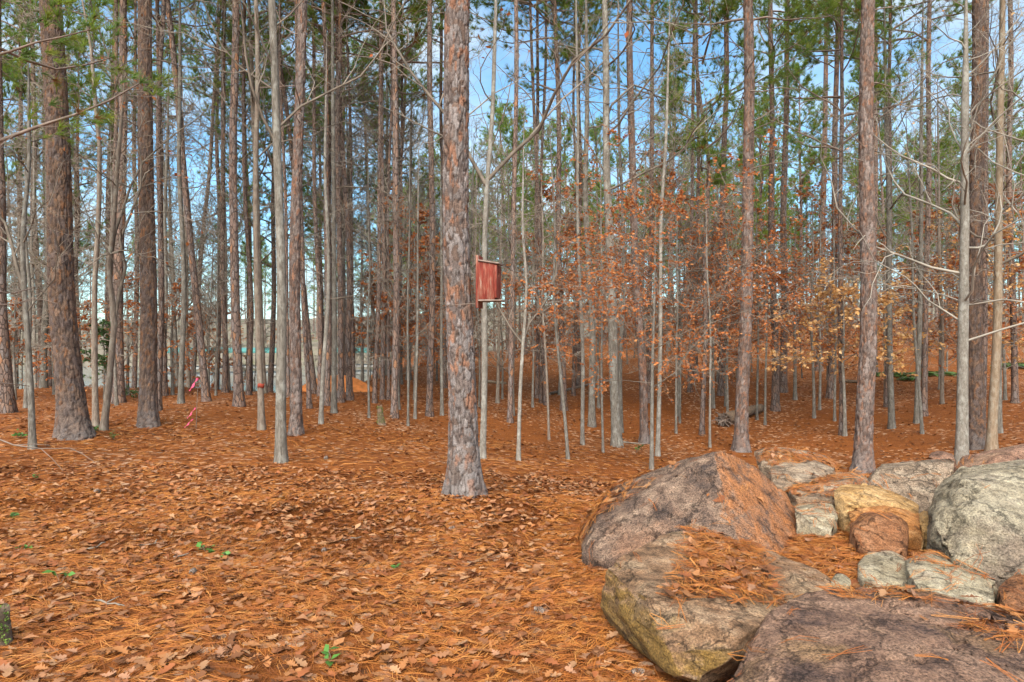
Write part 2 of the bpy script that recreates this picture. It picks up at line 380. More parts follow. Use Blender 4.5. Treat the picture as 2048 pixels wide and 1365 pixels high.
# ------------------------------------------------------------------ boulders
ROCKS = []
def rock(name, pts, label, mat, amp=0.02, seed=0, smooth=3, litter=0.0, edge=0.045, strata=0.0, cuts=14):
    import bmesh
    bm = bmesh.new()
    pv = [bm.verts.new(p) for p in pts]
    r = bmesh.ops.convex_hull(bm, input=pv)
    bmesh.ops.delete(bm, geom=[v for v in bm.verts if not v.link_faces], context='VERTS')
    Rr = random.Random(seed*13+5)
    for _ in range(cuts):                                 # split corners off along flat fracture planes
        nd = Vector((Rr.gauss(0, 1), Rr.gauss(0, 1), Rr.gauss(0.3, 0.8))).normalized(); dots = [v.co.dot(nd) for v in bm.verts]; hi_, lo_ = max(dots), min(dots)
        bmesh.ops.bisect_plane(bm, geom=bm.verts[:]+bm.edges[:]+bm.faces[:], plane_co=nd*(hi_-(hi_-lo_)*Rr.uniform(0.012, 0.055)), plane_no=nd, clear_outer=True)
        keepv = [v.co.copy() for v in bm.verts]; bm.clear(); bmesh.ops.convex_hull(bm, input=[bm.verts.new(c_) for c_ in keepv]); bmesh.ops.delete(bm, geom=[v for v in bm.verts if not v.link_faces], context='VERTS')
    bmesh.ops.triangulate(bm, faces=bm.faces[:])
    for _ in range(8):
        es = [e for e in bm.edges if e.calc_length() > edge*1.5]
        if not es: break
        bmesh.ops.subdivide_edges(bm, edges=es, cuts=1); bmesh.ops.triangulate(bm, faces=[f for f in bm.faces if len(f.verts) > 3])
    for _ in range(smooth): bmesh.ops.smooth_vert(bm, verts=bm.verts[:], factor=0.5, use_axis_x=True, use_axis_y=True, use_axis_z=True)
    bmesh.ops.recalc_face_normals(bm, faces=bm.faces[:]); bm.normal_update()
    co = np.array([v.co[:] for v in bm.verts]); no = np.array([v.normal[:] for v in bm.verts])
    q = co+seed*7.7
    d = amp*(0.9*fbm(q*1.8, 2)+0.55*fbm(q*7, 4))
    ridge = 1-np.abs(fbm(q*np.array([2.2, 2.2, 5.5])+5, 3))*2
    d = d-amp*1.1*sstep(0.8, 1.0, ridge)                 # cracks
    cell = np.floor(fbm(q*3.1+11, 2)*5)/5
    d = d+amp*0.7*cell                                    # chipped facets
    if strata: d = d+strata*(vnoise(np.stack([q[:, 0]*1.2+q[:, 2]*2, q[:, 1]*1.2, (q[:, 2]+0.35*q[:, 0])*17], 1)))
    d = d+amp*0.30*fbm(q*24, 4, 0.6)
    co = co+no*d[:, None]
    ctr = Vector(co.mean(0)); ctr.z = co[:, 2].min()
    fa = np.array([[v.index for v in f.verts] for f in bm.faces]) if not bm.verts.index_update() else None
    bm.free()
    o = link(name, mesh_from(name, co-np.array(ctr), None, fa, mat), None, ctr)
    tag(o, label, 'boulder' if name == 'boulder' else 'rock', 'boulders piled at the right')
    ROCKS.append((o, co, fa, litter))
    return o

def pts_of(vis, back, drop=0.85, base=-0.15):
    """visible outline points (u, v, d) plus the same pushed back and let down into the ground"""
    out = [P(*p) for p in vis]
    zs = [p.z for p in out]; zlo = min(zs)
    for p in list(out):
        out.append(Vector((p.x*(p.y+back)/p.y, p.y+back, zlo+(p.z-zlo)*drop)))
        if p.z < zlo+0.4*(max(zs)-zlo)+0.02: out.append(Vector((p.x, p.y+0.04, base)))
    return out

RM = {
 'peak': mat_rock('rock_brown_grey', (0.160, 0.100, 0.069), (0.274, 0.185, 0.128), (0.063, 0.043, 0.035), (0.21, 0.11, 0.065), 0.65, (1, 1, 0.6), 0.60, ((0.85, -0.3, 0.45), (0.34, 0.135, 0.05), 0.62, 1.0)),
 'ochre': mat_rock('rock_ochre_grey', (0.251, 0.140, 0.075), (0.365, 0.240, 0.145), (0.114, 0.066, 0.035), (0.27, 0.185, 0.11), 0.5, (1, 1, 2.5), 0.55, ((-0.8, -0.6, -0.1), (0.24, 0.138, 0.038), 0.45, 0.95)),
 'purple': mat_rock('rock_purple_brown', (0.199, 0.112, 0.073), (0.319, 0.190, 0.123), (0.085, 0.050, 0.038), (0.26, 0.15, 0.06), 0.6, (1, 1, 2.0), 0.58),
 'green': mat_rock('rock_grey_green', (0.274, 0.222, 0.148), (0.399, 0.335, 0.233), (0.131, 0.105, 0.066), (0.185, 0.135, 0.10), 0.45, (1, 1, 1.6), 0.60),
 'grey': mat_rock('rock_speckled_grey', (0.234, 0.165, 0.110), (0.342, 0.260, 0.180), (0.120, 0.085, 0.058), (0.23, 0.15, 0.10), 0.65),
 'red': mat_rock('rock_reddish', (0.228, 0.120, 0.075), (0.342, 0.200, 0.132), (0.103, 0.060, 0.044), (0.27, 0.165, 0.10), 0.55),
 'slab': mat_rock('rock_slab_grey', (0.285, 0.200, 0.132), (0.410, 0.315, 0.220), (0.142, 0.100, 0.069), (0.28, 0.165, 0.09), 0.45, (1, 1, 2.2)),
 'yellow': mat_rock('rock_yellow_tan', (0.422, 0.240, 0.088), (0.536, 0.350, 0.167), (0.251, 0.130, 0.044), (0.38, 0.20, 0.06), 0.4, (1, 1, 1.5)),
 'orange': mat_rock('rock_orange', (0.410, 0.170, 0.048), (0.502, 0.260, 0.106), (0.228, 0.090, 0.031), None, 0.4),
 'rust': mat_rock('rock_rusty_brown', (0.239, 0.100, 0.042), (0.331, 0.160, 0.079), (0.097, 0.045, 0.026), (0.31, 0.125, 0.04), 0.5),
 'mint': mat_rock('rock_pale_green', (0.331, 0.275, 0.180), (0.456, 0.385, 0.273), (0.182, 0.140, 0.088), (0.28, 0.19, 0.125), 0.4),
}
# the big peaked boulder
pk = [(1425, 903, 5.3), (1452, 901, 5.45), (1440, 985, 5.0), (1468, 1080, 4.62), (1165, 1108, 4.95), (1190, 1055, 5.15), (1252, 1008, 5.3), (1332, 952, 5.35),
      (1500, 922, 5.65), (1572, 985, 5.7), (1592, 1025, 5.6), (1608, 1090, 5.1), (1560, 1125, 4.62), (1350, 1135, 4.55), (1240, 1128, 4.7)]
pk3 = [P(*p) for p in pk]+[Vector((0.5, 5.05, -0.2)), Vector((0.78, 4.75, -0.2)), Vector((1.95, 4.75, -0.2)), Vector((0.6, 6.1, -0.1)), Vector((1.2, 6.5, 0.1)), Vector((1.55, 6.5, 0.45)), Vector((2.4, 6.3, -0.1)), Vector((2.3, 6.2, 0.2)), Vector((0.85, 6.0, 0.3))]
rock('boulder', pk3, 'big brown grey boulder rising to a peak with orange stained right face', RM['peak'], 0.013, 1, 0, 0.5, 0.024, 0.004, 3)
# ochre-sided boulder with the needle bed
oc = [(1285, 1104, 4.3), (1345, 1066, 4.7), (1410, 1058, 4.8), (1520, 1083, 4.7), (1640, 1138, 4.25), (1674, 1166, 4.0), (1655, 1192, 3.85),
      (1240, 1110, 4.1), (1214, 1135, 4.0), (1198, 1212, 3.98), (1262, 1284, 3.55), (1330, 1340, 3.22), (1385, 1358, 3.02), (1266, 1180, 3.72), (1327, 1228, 3.32), (1360, 1282, 3.1),
      (1490, 1222, 3.42), (1440, 1315, 3.0), (1488, 1270, 3.15), (1565, 1222, 3.42)]
oc3 = [P(*p) for p in oc]+[Vector((0.6, 4.05, -0.15)), Vector((0.82, 3.45, -0.1)), Vector((1.0, 3.3, -0.1)), Vector((1.3, 3.5, -0.1)), Vector((1.9, 3.95, -0.12)), Vector((1.9, 4.5, -0.1)), Vector((0.8, 4.9, -0.1))]
rock('boulder', oc3, 'flat topped boulder with ochre yellow side and a bed of pine needles on top', RM['ochre'], 0.014, 2, 0, 1.0, 0.022, 0.014, 8)
# purple-brown boulder at the bottom right
pu = [(1440, 1352, 2.6), (1482, 1288, 2.78), (1525, 1225, 3.0), (1600, 1186, 3.2), (1700, 1170, 3.32), (1800, 1172, 3.35), (1900, 1188, 3.35), (2000, 1214, 3.3), (2110, 1245, 3.2),
      (1560, 1330, 2.5), (1760, 1340, 2.4), (1960, 1340, 2.4), (2160, 1330, 2.5), (1400, 1440, 2.35), (1520, 1560, 1.98), (1700, 1600, 1.85), (2000, 1600, 1.85), (2250, 1480, 2.1)]
pu3 = [P(*p) for p in pu]+[Vector((0.65, 2.5, -0.1)), Vector((0.9, 1.95, -0.1)), Vector((1.5, 1.85, -0.1)), Vector((2.2, 2.0, -0.1)), Vector((2.6, 3.0, -0.1)), Vector((1.3, 3.5, -0.1)), Vector((2.3, 3.6, -0.1))]
rock('boulder', pu3, 'smooth purple brown boulder filling the bottom right corner', RM['purple'], 0.018, 3, 2, 0.5, 0.02, 0.0, 10)
gr = [(1856, 1085, 4.4), (1868, 1012, 4.5), (1925, 962, 4.65), (1950, 958, 4.6), (2000, 946, 4.8), (2070, 935, 4.9), (2160, 965, 4.8), (1945, 1010, 4.3), (1955, 1110, 4.05), (1862, 1125, 4.3), (1885, 1155, 4.15),
      (1945, 1180, 4.0), (2010, 1208, 3.85), (2080, 1222, 3.75), (2190, 1200, 3.9), (2220, 1060, 4.3), (2060, 1090, 3.95)]
rock('boulder', pts_of(gr, 0.9), 'large grey green angular boulder at the right edge', RM['green'], 0.022, 4, 0, 0.004, 0.024, 0.012, 22)
rock('boulder', pts_of([(1885, 995, 5.9), (1925, 935, 6.1), (1985, 905, 6.2), (2050, 894, 6.3), (2130, 900, 6.2), (2180, 960, 6.0), (1990, 1000, 5.7), (2120, 1010, 5.7), (1890, 1040, 5.75)], 0.9), 'rounded reddish boulder behind the grey green boulder at right', RM['red'], 0.022, 5, 0, 0.03, 0.05)
rock('boulder', pts_of([(1735, 965, 6.2), (1752, 940, 6.35), (1850, 926, 6.4), (1908, 922, 6.4), (1912, 945, 6.3), (1882, 1005, 5.9), (1850, 1035, 5.7), (1800, 1030, 5.75), (1745, 1005, 5.9)], 0.5), 'speckled grey boulder beneath the tall right-hand pine', RM['grey'], 0.016, 6, 0, 0.03, 0.06)
rock('boulder', pts_of([(1850, 928, 6.9), (1862, 910, 7.0), (1885, 904, 7.0), (1905, 912, 7.0), (1912, 935, 6.9), (1880, 950, 6.7)], 0.35), 'small brown boulder tip behind the speckled grey boulder', RM['red'], 0.012, 7, 0, 0, 0.06)
rock('boulder', pts_of([(1508, 915, 6.9), (1530, 904, 7.0), (1560, 904, 7.0), (1600, 908, 7.1), (1650, 926, 7.0), (1668, 938, 6.9), (1560, 950, 6.6), (1640, 952, 6.6)], 0.5), 'low boulder strewn with needles behind the peaked boulder', RM['slab'], 0.018, 8, 0, 0.5, 0.06)
rock('boulder', pts_of([(1540, 946, 6.3), (1580, 934, 6.45), (1630, 930, 6.5), (1668, 945, 6.4), (1671, 955, 6.3), (1620, 962, 6.1), (1560, 975, 6.0), (1545, 965, 6.1)], 0.4, 0.8), 'pale grey slab with a dark shaded underside behind the peaked boulder', RM['slab'], 0.014, 9, 0, 0.05, 0.05, 0.01)
rock('boulder', pts_of([(1578, 985, 5.8), (1640, 962, 6.1), (1715, 949, 6.2), (1736, 962, 6.15), (1740, 982, 5.95), (1690, 992, 5.75), (1600, 1000, 5.65)], 0.35), 'long low grey rock between the peaked boulder and the yellow stone', RM['slab'], 0.014, 10, 0, 0.35, 0.05, 0.008)
rock('stone', pts_of([(1668, 985, 5.5), (1690, 977, 5.6), (1740, 977, 5.6), (1800, 1004, 5.5), (1836, 1024, 5.35), (1812, 1034, 5.2), (1740, 1022, 5.2), (1690, 1014, 5.3)], 0.3), 'bright yellow tan wedge stone in the middle of the pile', RM['yellow'], 0.012, 11, 0, 0, 0.04)
rock('stone', pts_of([(1692, 1036, 5.1), (1712, 1016, 5.2), (1760, 1012, 5.25), (1800, 1022, 5.2), (1850, 1052, 5.0), (1858, 1066, 4.9), (1800, 1075, 4.85)], 0.3), 'orange stone just below the yellow tan wedge stone', RM['orange'], 0.012, 12, 0, 0.02, 0.04)
rock('stone', pts_of([(1700, 1070, 4.75), (1722, 1042, 4.85), (1755, 1030, 4.9), (1790, 1036, 4.88), (1816, 1062, 4.75), (1815, 1095, 4.6), (1775, 1122, 4.5), (1725, 1112, 4.55)], 0.35), 'rounded rusty brown stone in front of the orange stone', RM['rust'], 0.014, 13, 0, 0.05, 0.04)
rock('stone', pts_of([(1590, 1022, 5.25), (1620, 1014, 5.3), (1672, 1020, 5.25), (1676, 1035, 5.2), (1662, 1064, 5.0), (1640, 1060, 5.0), (1600, 1040, 5.1)], 0.25), 'small pale blocky stone right of the peaked boulder', RM['mint'], 0.01, 14, 0, 0.1, 0.035)
rock('stone', pts_of([(1716, 1142, 4.2), (1740, 1126, 4.3), (1782, 1120, 4.35), (1822, 1140, 4.25), (1815, 1165, 4.05), (1735, 1170, 4.0)], 0.25), 'small pale green angular stone behind the purple brown boulder', RM['mint'], 0.01, 15, 0, 0.05, 0.035)
rock('stone', pts_of([(1812, 1135, 4.1), (1850, 1118, 4.15), (1890, 1130, 4.1), (1950, 1162, 3.9), (1995, 1200, 3.7), (1930, 1205, 3.65), (1840, 1182, 3.8)], 0.3), 'pinkish wedge rock leaning on the foot of the grey green boulder', RM['mint'], 0.012, 16, 0, 0.1, 0.035, 0.006)
rock('stone', pts_of([(1995, 1195, 3.7), (2020, 1172, 3.75), (2060, 1165, 3.75), (2110, 1190, 3.65), (2060, 1240, 3.5), (2010, 1222, 3.55)], 0.2), 'dark mossy stone under the grey green boulder at right edge', RM['rust'], 0.012, 17, 0, 0.05, 0.04)
rock('stone', pts_of([(1838, 1040, 5.1), (1850, 1030, 5.15), (1875, 1038, 5.1), (1880, 1062, 4.9), (1845, 1066, 4.85)], 0.2), 'small yellowish stone beside the left foot of the grey green boulder', RM['yellow'], 0.008, 18, 0, 0, 0.035)
rock('stone', pts_of([(1662, 1168, 3.95), (1672, 1158, 4.0), (1690, 1158, 4.0), (1702, 1168, 3.95), (1685, 1176, 3.85)], 0.1), 'tiny pale stone chip behind the purple brown boulder', RM['mint'], 0.005, 19, 0, 0, 0.03)

rv, rt, ro = [], [], 0
for o, co, fa, lit in ROCKS: rv.append(co); rt.append(fa+ro); ro += len(co)
face_rock = np.concatenate([np.full(len(r_[2]), i_) for i_, r_ in enumerate(ROCKS)])
face_lit = np.concatenate([np.full(len(fa), lit) for o, co, fa, lit in ROCKS])
BVH = BVHTree.FromPolygons([tuple(p) for p in np.concatenate(rv)], [tuple(int(i) for i in f) for f in np.concatenate(rt)])

def settle(x, y):
    """which of the points keep their litter, and the height and normal of what they lie on: the ground or a boulder"""
    keep, z, nor = [], [], []
    hz = gh(x, y); gn = ground_normals(x, y); rr = G.random(len(x)); nz_ = 0.5+0.5*vnoise(np.stack([x*2.6, y*2.6, 0*x+4], 1))
    bed = 0.2+sstep(0.72, 0.95, x)*(1-0.85*sstep(1.45, 1.75, x))
    down = Vector((0, 0, -1))
    for i in range(len(x)):
        xi, yi = float(x[i]), float(y[i])
        if 0.2 < xi < 4.4 and 1.7 < yi < 7.9:
            hit = BVH.ray_cast(Vector((xi, yi, 3)), down)
            if hit[0] is not None and hit[0].z > hz[i]:
                nz1 = hit[1].z; lit = face_lit[hit[2]]
                if nz1 < 0.45: continue
                k = lit*(1.35 if nz1 > 0.85 else 0.6)*(0.1+1.7*max(0, nz_[i]-0.15)); ri = face_rock[hit[2]]
                if ri == 1:                               # the bed on the flat top, thinning out to bare rims
                    e_ = min(xi-(0.86+0.30*(yi-3.7)+0.10*(nz_[i]-0.5)), 1.55-xi+0.25*(yi-4), yi-3.40+0.12*(nz_[i]-0.5)); k = float(np.clip(0.08+e_*6.5, 0, 1.0))*(1 if nz1 > 0.75 else 0.4) if e_ > -0.05 else 0.01
                elif ri == 2:                             # a windrow along the back of the purple boulder and a patch at its right
                    e_ = abs(yi-(3.16+0.03*math.sin(xi*5))-0.02*(nz_[i]-0.5)); k = (0.55*max(0, 1-e_/0.10) if xi > 1.5 else 0)+0.012+(0.5 if (xi-2.0)**2+(yi-2.75)**2 < 0.035 else 0)
                elif ri == 0: k = 0.9*max(0, min(1, (1.15-xi)*2.2))*max(0, min(1, (yi-5.25)*3)) + 0.012
                if rr[i] > k: continue
                keep.append(i); z.append(hit[0].z); nor.append(hit[1][:]); continue
        keep.append(i); z.append(hz[i]); nor.append(gn[i])
    return np.array(keep), np.array(z), np.array(nor)

# ------------------------------------------------------------------ trees: builders
UP = Vector((0, 0, 1))
def rnd_perp(R, d):
    while True:
        v = Vector((R.gauss(0, 1), R.gauss(0, 1), R.gauss(0, 1))); v = v-d*v.dot(d)
        if v.length > 0.1: return v.normalized()

def grow(R, p, d, L, r, lev, K, out, ends):
    n = K['seg'][lev]; st = L/n; pts = [p.copy()]; dirs = [d.copy()]
    for i in range(n):
        d = (d+Vector((R.gauss(0, 1), R.gauss(0, 1), R.gauss(0, 1)))*K['wob'][lev]+UP*K['up'][lev]).normalized()
        p = p+d*st; pts.append(p.copy()); dirs.append(d.copy())
    tip = max(K['rmin']*0.7, r*K.get('tip', 0.3))
    rad = [r+(tip-r)*i/n for i in range(n+1)]
    out[lev].append((pts, rad))
    if lev+1 < len(K['seg']):
        m = K['num'][lev]; m = max(1, int(round(m*R.uniform(0.75, 1.25))))
        for c in range(m):
            t = K['t0'][lev]+(1-K['t0'][lev])*(c+R.random())/m; t = min(t, 0.999)
            i = min(int(t*n), n-1); f = t*n-i
            bp = pts[i].lerp(pts[i+1], f); bd = dirs[i+1]
            a = math.radians(K['ang'][lev]*R.uniform(0.7, 1.3)); pe = rnd_perp(R, bd)
            if K.get('flat'): pe.z *= 0.35; pe = (pe-bd*pe.dot(bd)).normalized()
            cd = (bd*math.cos(a)+pe*math.sin(a)).normalized()
            cl = L*K['rat'][lev]*(1.1-0.6*t)*R.uniform(0.6, 1.25)
            cr = max(K['rmin'], rad[i]*R.uniform(0.4, 0.62))
            grow(R, bp, cd, cl, cr, lev+1, K, out, ends)
    else: ends.append(pts)

def tube_mesh(name, groups, mat):
    parts = [tubes(g, s) for g, s in groups if g]
    V, Q, T, C = merge([(v, q, None) for v, q in parts])
    return mesh_from(name, V, Q, None, mat)

def axis_path(H, r, seed, bend, n, wob=1.0):
    """a trunk axis in metres, local to the tree's foot: bend = [(fraction of height, sideways metres)]"""
    z = np.linspace(-0.12, H, n); ph = seed*1.7
    q = np.stack([z*0.22+ph, 0*z, 0*z], 1); fade = sstep(0, 3, z)*(1-sstep(0.45*H, 0.7*H, z))
    x = 0.10*wob*vnoise(q)*fade; y = 0.10*wob*vnoise(q+9.1)*fade
    if bend: x = x+np.interp(z/H, [0]+[b[0] for b in bend], [0]+[b[1] for b in bend])
    rad = r*(1-0.55*np.clip(z, 0, H)/H-0.33*sstep(0.7, 1, z/H))*(1+0.55*np.exp(-np.clip(z, 0, 9)/(1.3*r+0.06)))
    return z, x, y, rad

def trunk_plain(name, H, r, seed, bend, mat, sides=14, wob=1.0):
    n = int(H/0.4)+4; z, x, y, rad = axis_path(H, r, seed, bend, n, wob)
    th = np.arange(sides)*2*math.pi/sides
    lump = 1+0.11*vnoise(np.stack([np.repeat(np.cos(th)[None], n, 0).ravel()*1.5+seed, np.repeat(np.sin(th)[None], n, 0).ravel()*1.5, np.repeat(z[:, None]*1.3, sides, 1).ravel()], 1)).reshape(n, sides)
    rr = rad[:, None]*lump
    V = np.stack([x[:, None]+rr*np.cos(th), y[:, None]+rr*np.sin(th), np.repeat(z[:, None], sides, 1)], -1).reshape(-1, 3)
    k = np.arange(sides); b = (np.arange(n-1)*sides)[:, None]
    Q = np.stack([b+k, b+(k+1) % sides, b+sides+(k+1) % sides, b+sides+k], -1).reshape(-1, 4)
    return mesh_from(name, V, Q, None, mat), (z, x, y, rad)

def trunk_plated(name, H, r, seed, bend, mat, d, tones, hvis, wob=1.0):
    """a pine trunk with its bark plates modelled: cells standing proud of the fissures"""
    st = max(0.0065, d*0.0011); sides = int(2*math.pi*r/st); zr = np.concatenate([np.arange(-0.12, hvis, st*1.7), np.arange(hvis, H, 0.4)])
    n = len(zr); zc, xc, yc, rc = axis_path(H, r, seed, bend, 200, wob)
    x = np.interp(zr, zc, xc); y = np.interp(zr, zc, yc); rad = np.interp(zr, zc, rc)
    th = np.arange(sides)*2*math.pi/sides
    TH, Z = np.meshgrid(th, zr); TH = TH.ravel(); Z = Z.ravel(); R0 = np.repeat(rad, sides)
    flare = np.exp(-np.clip(Z, 0, 9)/0.22)
    p = np.stack([np.cos(TH)*r*1.1, np.sin(TH)*r*1.1, Z], 1)+seed*3.3
    cw, chh = 0.060, 0.150; nc = max(6, int(round(2*math.pi*r/cw))); cw = 2*math.pi*r/nc
    wx = fbm(p*np.array([16, 16, 11]), 4, 0.6)*0.040; wz = fbm(p*13+40, 4, 0.6)*0.07
    s = TH/(2*math.pi)*nc+wx/cw; t = (Z+wz)/chh+0.5*np.floor(s)
    i0 = np.floor(s).astype(int); t = (Z+wz)/chh
    F1 = np.full(len(s), 9.0); F2 = F1.copy(); bestx = F1*0; bestz = F1*0; cid = np.zeros((len(s), 2), int)
    for di in (-1, 0, 1):
        ii = i0+di; im = np.mod(ii, nc)
        tt = t+0.5*(im % 2); j0 = np.floor(tt).astype(int)
        for dj in (-1, 0, 1):
            jj = j0+dj
            a = _hash(im+seed*31, jj, np.full_like(jj, 3)); b_ = _hash(im+seed*31, jj, np.full_like(jj, 8))
            dx = (s-(ii+0.5+(a-0.5)*0.8))*cw; dz = (tt-(jj+0.5+(b_-0.5)*0.85))*chh*0.55
            dd = 0.6*np.sqrt(dx*dx+dz*dz)+0.4*np.maximum(np.abs(dx), np.abs(dz)); nf = dd < F1
            F2 = np.where(nf, F1, np.minimum(F2, dd)); bestx = np.where(nf, dx, bestx); bestz = np.where(nf, dz, bestz); cid[nf, 0] = im[nf]; cid[nf, 1] = jj[nf]; F1 = np.where(nf, dd, F1)
    edge = F2-F1+0.004*fbm(p*60, 2); ridge = sstep(0.0, 0.010, edge)
    hh = lambda m_: _hash(cid[:, 0]+seed, cid[:, 1], cid[:, 0]*0+m_)
    h1, h2, h3, h4 = hh(1), hh(2), hh(5), hh(6)
    depth = 0.013+0.010*r/0.2
    lay = np.floor(4*(0.5+0.7*fbm(p*np.array([17, 17, 9])+3, 3)))/4
    fur = sstep(0.015, 0.17, np.abs(fbm(p*np.array([15, 15, 3.2])+seed, 3)))
    disp = depth*(0.65*ridge*(0.75+0.35*h1)+0.75*fur-1.05)+0.0016*fbm(p*90, 2)+0.0045*lay*ridge+(h4-0.5)*0.08*np.clip(bestx, -0.04, 0.04)+0.04*np.clip(-bestz, -0.04, 0.04)
    disp = disp+R0*0.32*flare*fbm(np.stack([np.cos(TH)*1.7, np.sin(TH)*1.7, Z*0.8+seed], 1), 2)
    rr = R0+disp
    V = np.stack([np.repeat(x, sides)+rr*np.cos(TH), np.repeat(y, sides)+rr*np.sin(TH), Z], 1)
    tones = np.array(tones); tm = tones[:-1]
    k = np.clip(((h2*0.55+0.45*(0.5+0.9*fbm(p*5, 2)))*len(tm)).astype(int), 0, len(tm)-1)
    c = tm[k]*(0.78+0.44*h3)[:, None]*(1+0.35*fbm(p*np.array([60, 60, 25]), 3))[:, None]
    flake = sstep(0.16, 0.34, fbm(p*np.array([15, 15, 8])+70, 3)+0.16*(h3-0.8))[:, None]; c = c+(tones[-1]*(0.85+0.3*h1)[:, None]-c)*flake*0.85
    base_grey = np.exp(-np.clip(Z, 0, 9)/0.35)[:, None]*0.6; c = c+(np.array([0.19, 0.165, 0.15])-c)*base_grey
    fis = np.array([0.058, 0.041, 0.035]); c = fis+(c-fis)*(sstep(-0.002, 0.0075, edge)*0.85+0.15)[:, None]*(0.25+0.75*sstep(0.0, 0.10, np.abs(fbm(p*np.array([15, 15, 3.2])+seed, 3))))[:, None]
    k_ = np.arange(sides); b = (np.arange(n-1)*sides)[:, None]
    Q = np.stack([b+k_, b+(k_+1) % sides, b+sides+(k_+1) % sides, b+sides+k_], -1).reshape(-1, 4)
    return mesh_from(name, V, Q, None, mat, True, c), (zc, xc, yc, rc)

# pine crowns: a whorled set of boughs with tufts of needles; shared by many pines
def tuft_template(R, n=30, L=0.19, w=0.011):
    V, T = [], []
    for i in range(n):
        a = R.uniform(0, 2*math.pi); s = R.uniform(0.15, 0.95); l_ = L*R.uniform(0.7, 1.15)
        d = Vector((math.sqrt(1-s*s*0.9), s*math.cos(a), s*math.sin(a))).normalized(); pe = rnd_perp(R, d)*w*0.5
        o = Vector((-0.06*R.random(), 0, 0)); k = len(V)
        V += [o-pe, o+pe, o+d*l_]; T.append((k, k+1, k+2))
    return np.array([v[:] for v in V]), np.array(T)
_R = random.Random(5)
TUFTS = [tuft_template(_R) for _ in range(4)]
GREENS = np.array([(0.165, 0.240, 0.034), (0.195, 0.260, 0.036), (0.140, 0.225, 0.046), (0.235, 0.275, 0.040), (0.125, 0.200, 0.040)])

def tufts_mesh(name, pts, dirs, seed, scale=1.0):
    g = np.random.default_rng(seed); pts = np.array(pts); dirs = np.array(dirs); n = len(pts)
    which = g.integers(0, 4, n); parts = []
    clump = fbm(pts*0.9+seed, 2)
    for k in range(4):
        s = which == k
        if not s.any(): continue
        col = GREENS[g.integers(0, len(GREENS), s.sum())]*g.uniform(0.8, 1.25, (s.sum(), 1))*(1+0.25*clump[s])[:, None]
        br = g.random(s.sum()) < 0.02; col[br] = (0.25, 0.11, 0.03)
        nor = g.normal(size=(s.sum(), 3))
        V, T, C = stamp(TUFTS[k][0], TUFTS[k][1], pts[s], dirs[s], nor, g.uniform(0.8, 1.3, s.sum())*scale, col)
        parts.append((V, None, T, C))
    V, Q, T, C = merge(parts)
    return mesh_from(name, V, None, T, M['needle'], False, C)

def pine_crown(seed, L=9.0, spread=2.7, dens=1.0, dead=10, r_ax=0.10):
    R = random.Random(seed); paths, tp, td = [], [], []
    z = 0.0
    while z < L-0.25:
        f = z/L; nb = R.choice((1, 2, 2, 3)) if f > 0.08 else R.choice((1, 1, 2)); az0 = R.uniform(0, 6.28)
        for k in range(nb):
            az = az0+k*6.28/nb+R.gauss(0, 0.35); l_ = spread*(0.35+1.1*math.sin(math.pi*min(1, 0.22+0.75*f))**1.2)*R.uniform(0.55, 1.15)*(1.15-f*0.65)
            el = math.radians(R.uniform(5, 40)+25*f); d = Vector((math.cos(az)*math.cos(el), math.sin(az)*math.cos(el), math.sin(el)))
            p = Vector((0, 0, z+R.uniform(-0.15, 0.15))); n = 5; pts = [p.copy()]; r0 = 0.008+0.009*l_
            for i in range(n):
                d = (d+Vector((R.gauss(0, .16), R.gauss(0, .16), R.gauss(0, .10)+(-0.10 if i < 2 else 0.16)))).normalized(); p = p+d*(l_/n); pts.append(p.copy())
                if i >= 1:
                    for s in range(R.choice((2, 3, 3)) if dens >= 1 else 2):
                        bd = (d*0.7+rnd_perp(R, d)*0.75+UP*0.25).normalized(); bl = l_*R.uniform(0.14, 0.32)
                        q = pts[-2].lerp(pts[-1], R.random()); e1 = q+bd*bl*0.5; bd2 = (bd+UP*0.35+Vector((R.gauss(0, .2), R.gauss(0, .2), 0))).normalized(); e2 = e1+bd2*bl*0.5
                        paths.append(([q, e1, e2], [0.006, 0.005, 0.004]))
                        for e, dd in ((e2, bd2), (e1, bd2), (e2.lerp(e1, 0.5), bd)):
                            if R.random() < 0.86*dens: tp.append(e[:]); td.append((dd+Vector((R.gauss(0, .25), R.gauss(0, .25), .15)))[:])
                        for s2 in range(2):
                            b3 = (bd2+rnd_perp(R, bd2)*0.8+UP*0.2).normalized(); e3 = e1.lerp(e2, R.random())+b3*R.uniform(0.15, 0.35)
                            paths.append(([e1.lerp(e2, 0.5), e3, e3+b3*0.03], [0.0035, 0.003, 0.0025])); tp.append(e3[:]); td.append(b3[:])
            tp.append(p[:]); td.append(d[:])
            paths.append((pts, [r0*(1-0.8*i/n)+0.004 for i in range(n+1)]))
        z += R.uniform(0.34, 0.75)
    tp.append((0, 0, L)); td.append((0, 0, 1))
    for k in range(dead):                                   # dead snags below the living crown
        az = R.uniform(0, 6.28); zz = -R.uniform(0.2, 4.5); l_ = R.uniform(0.4, 1.8); d = Vector((math.cos(az), math.sin(az), R.uniform(-0.15, 0.4))).normalized(); p = Vector((0, 0, zz)); pts = [p.copy()]
        for i in range(4):
            d = (d+Vector((R.gauss(0, .2), R.gauss(0, .2), R.gauss(0, .2)))).normalized(); p = p+d*l_/4; pts.append(p.copy())
            if i > 0 and R.random() < 0.7: e = p+(d+rnd_perp(R, d)*0.8).normalized()*l_*0.3; paths.append(([p, p.lerp(e, 0.5)+Vector((0, 0, .02)), e], [0.007, 0.006, 0.004]))
        paths.append((pts, [0.018, 0.014, 0.011, 0.008, 0.005]))
    return tube_mesh('pine_branches', [(paths, 4)], M['branch']), tufts_mesh('pine_needles', tp, td, seed)
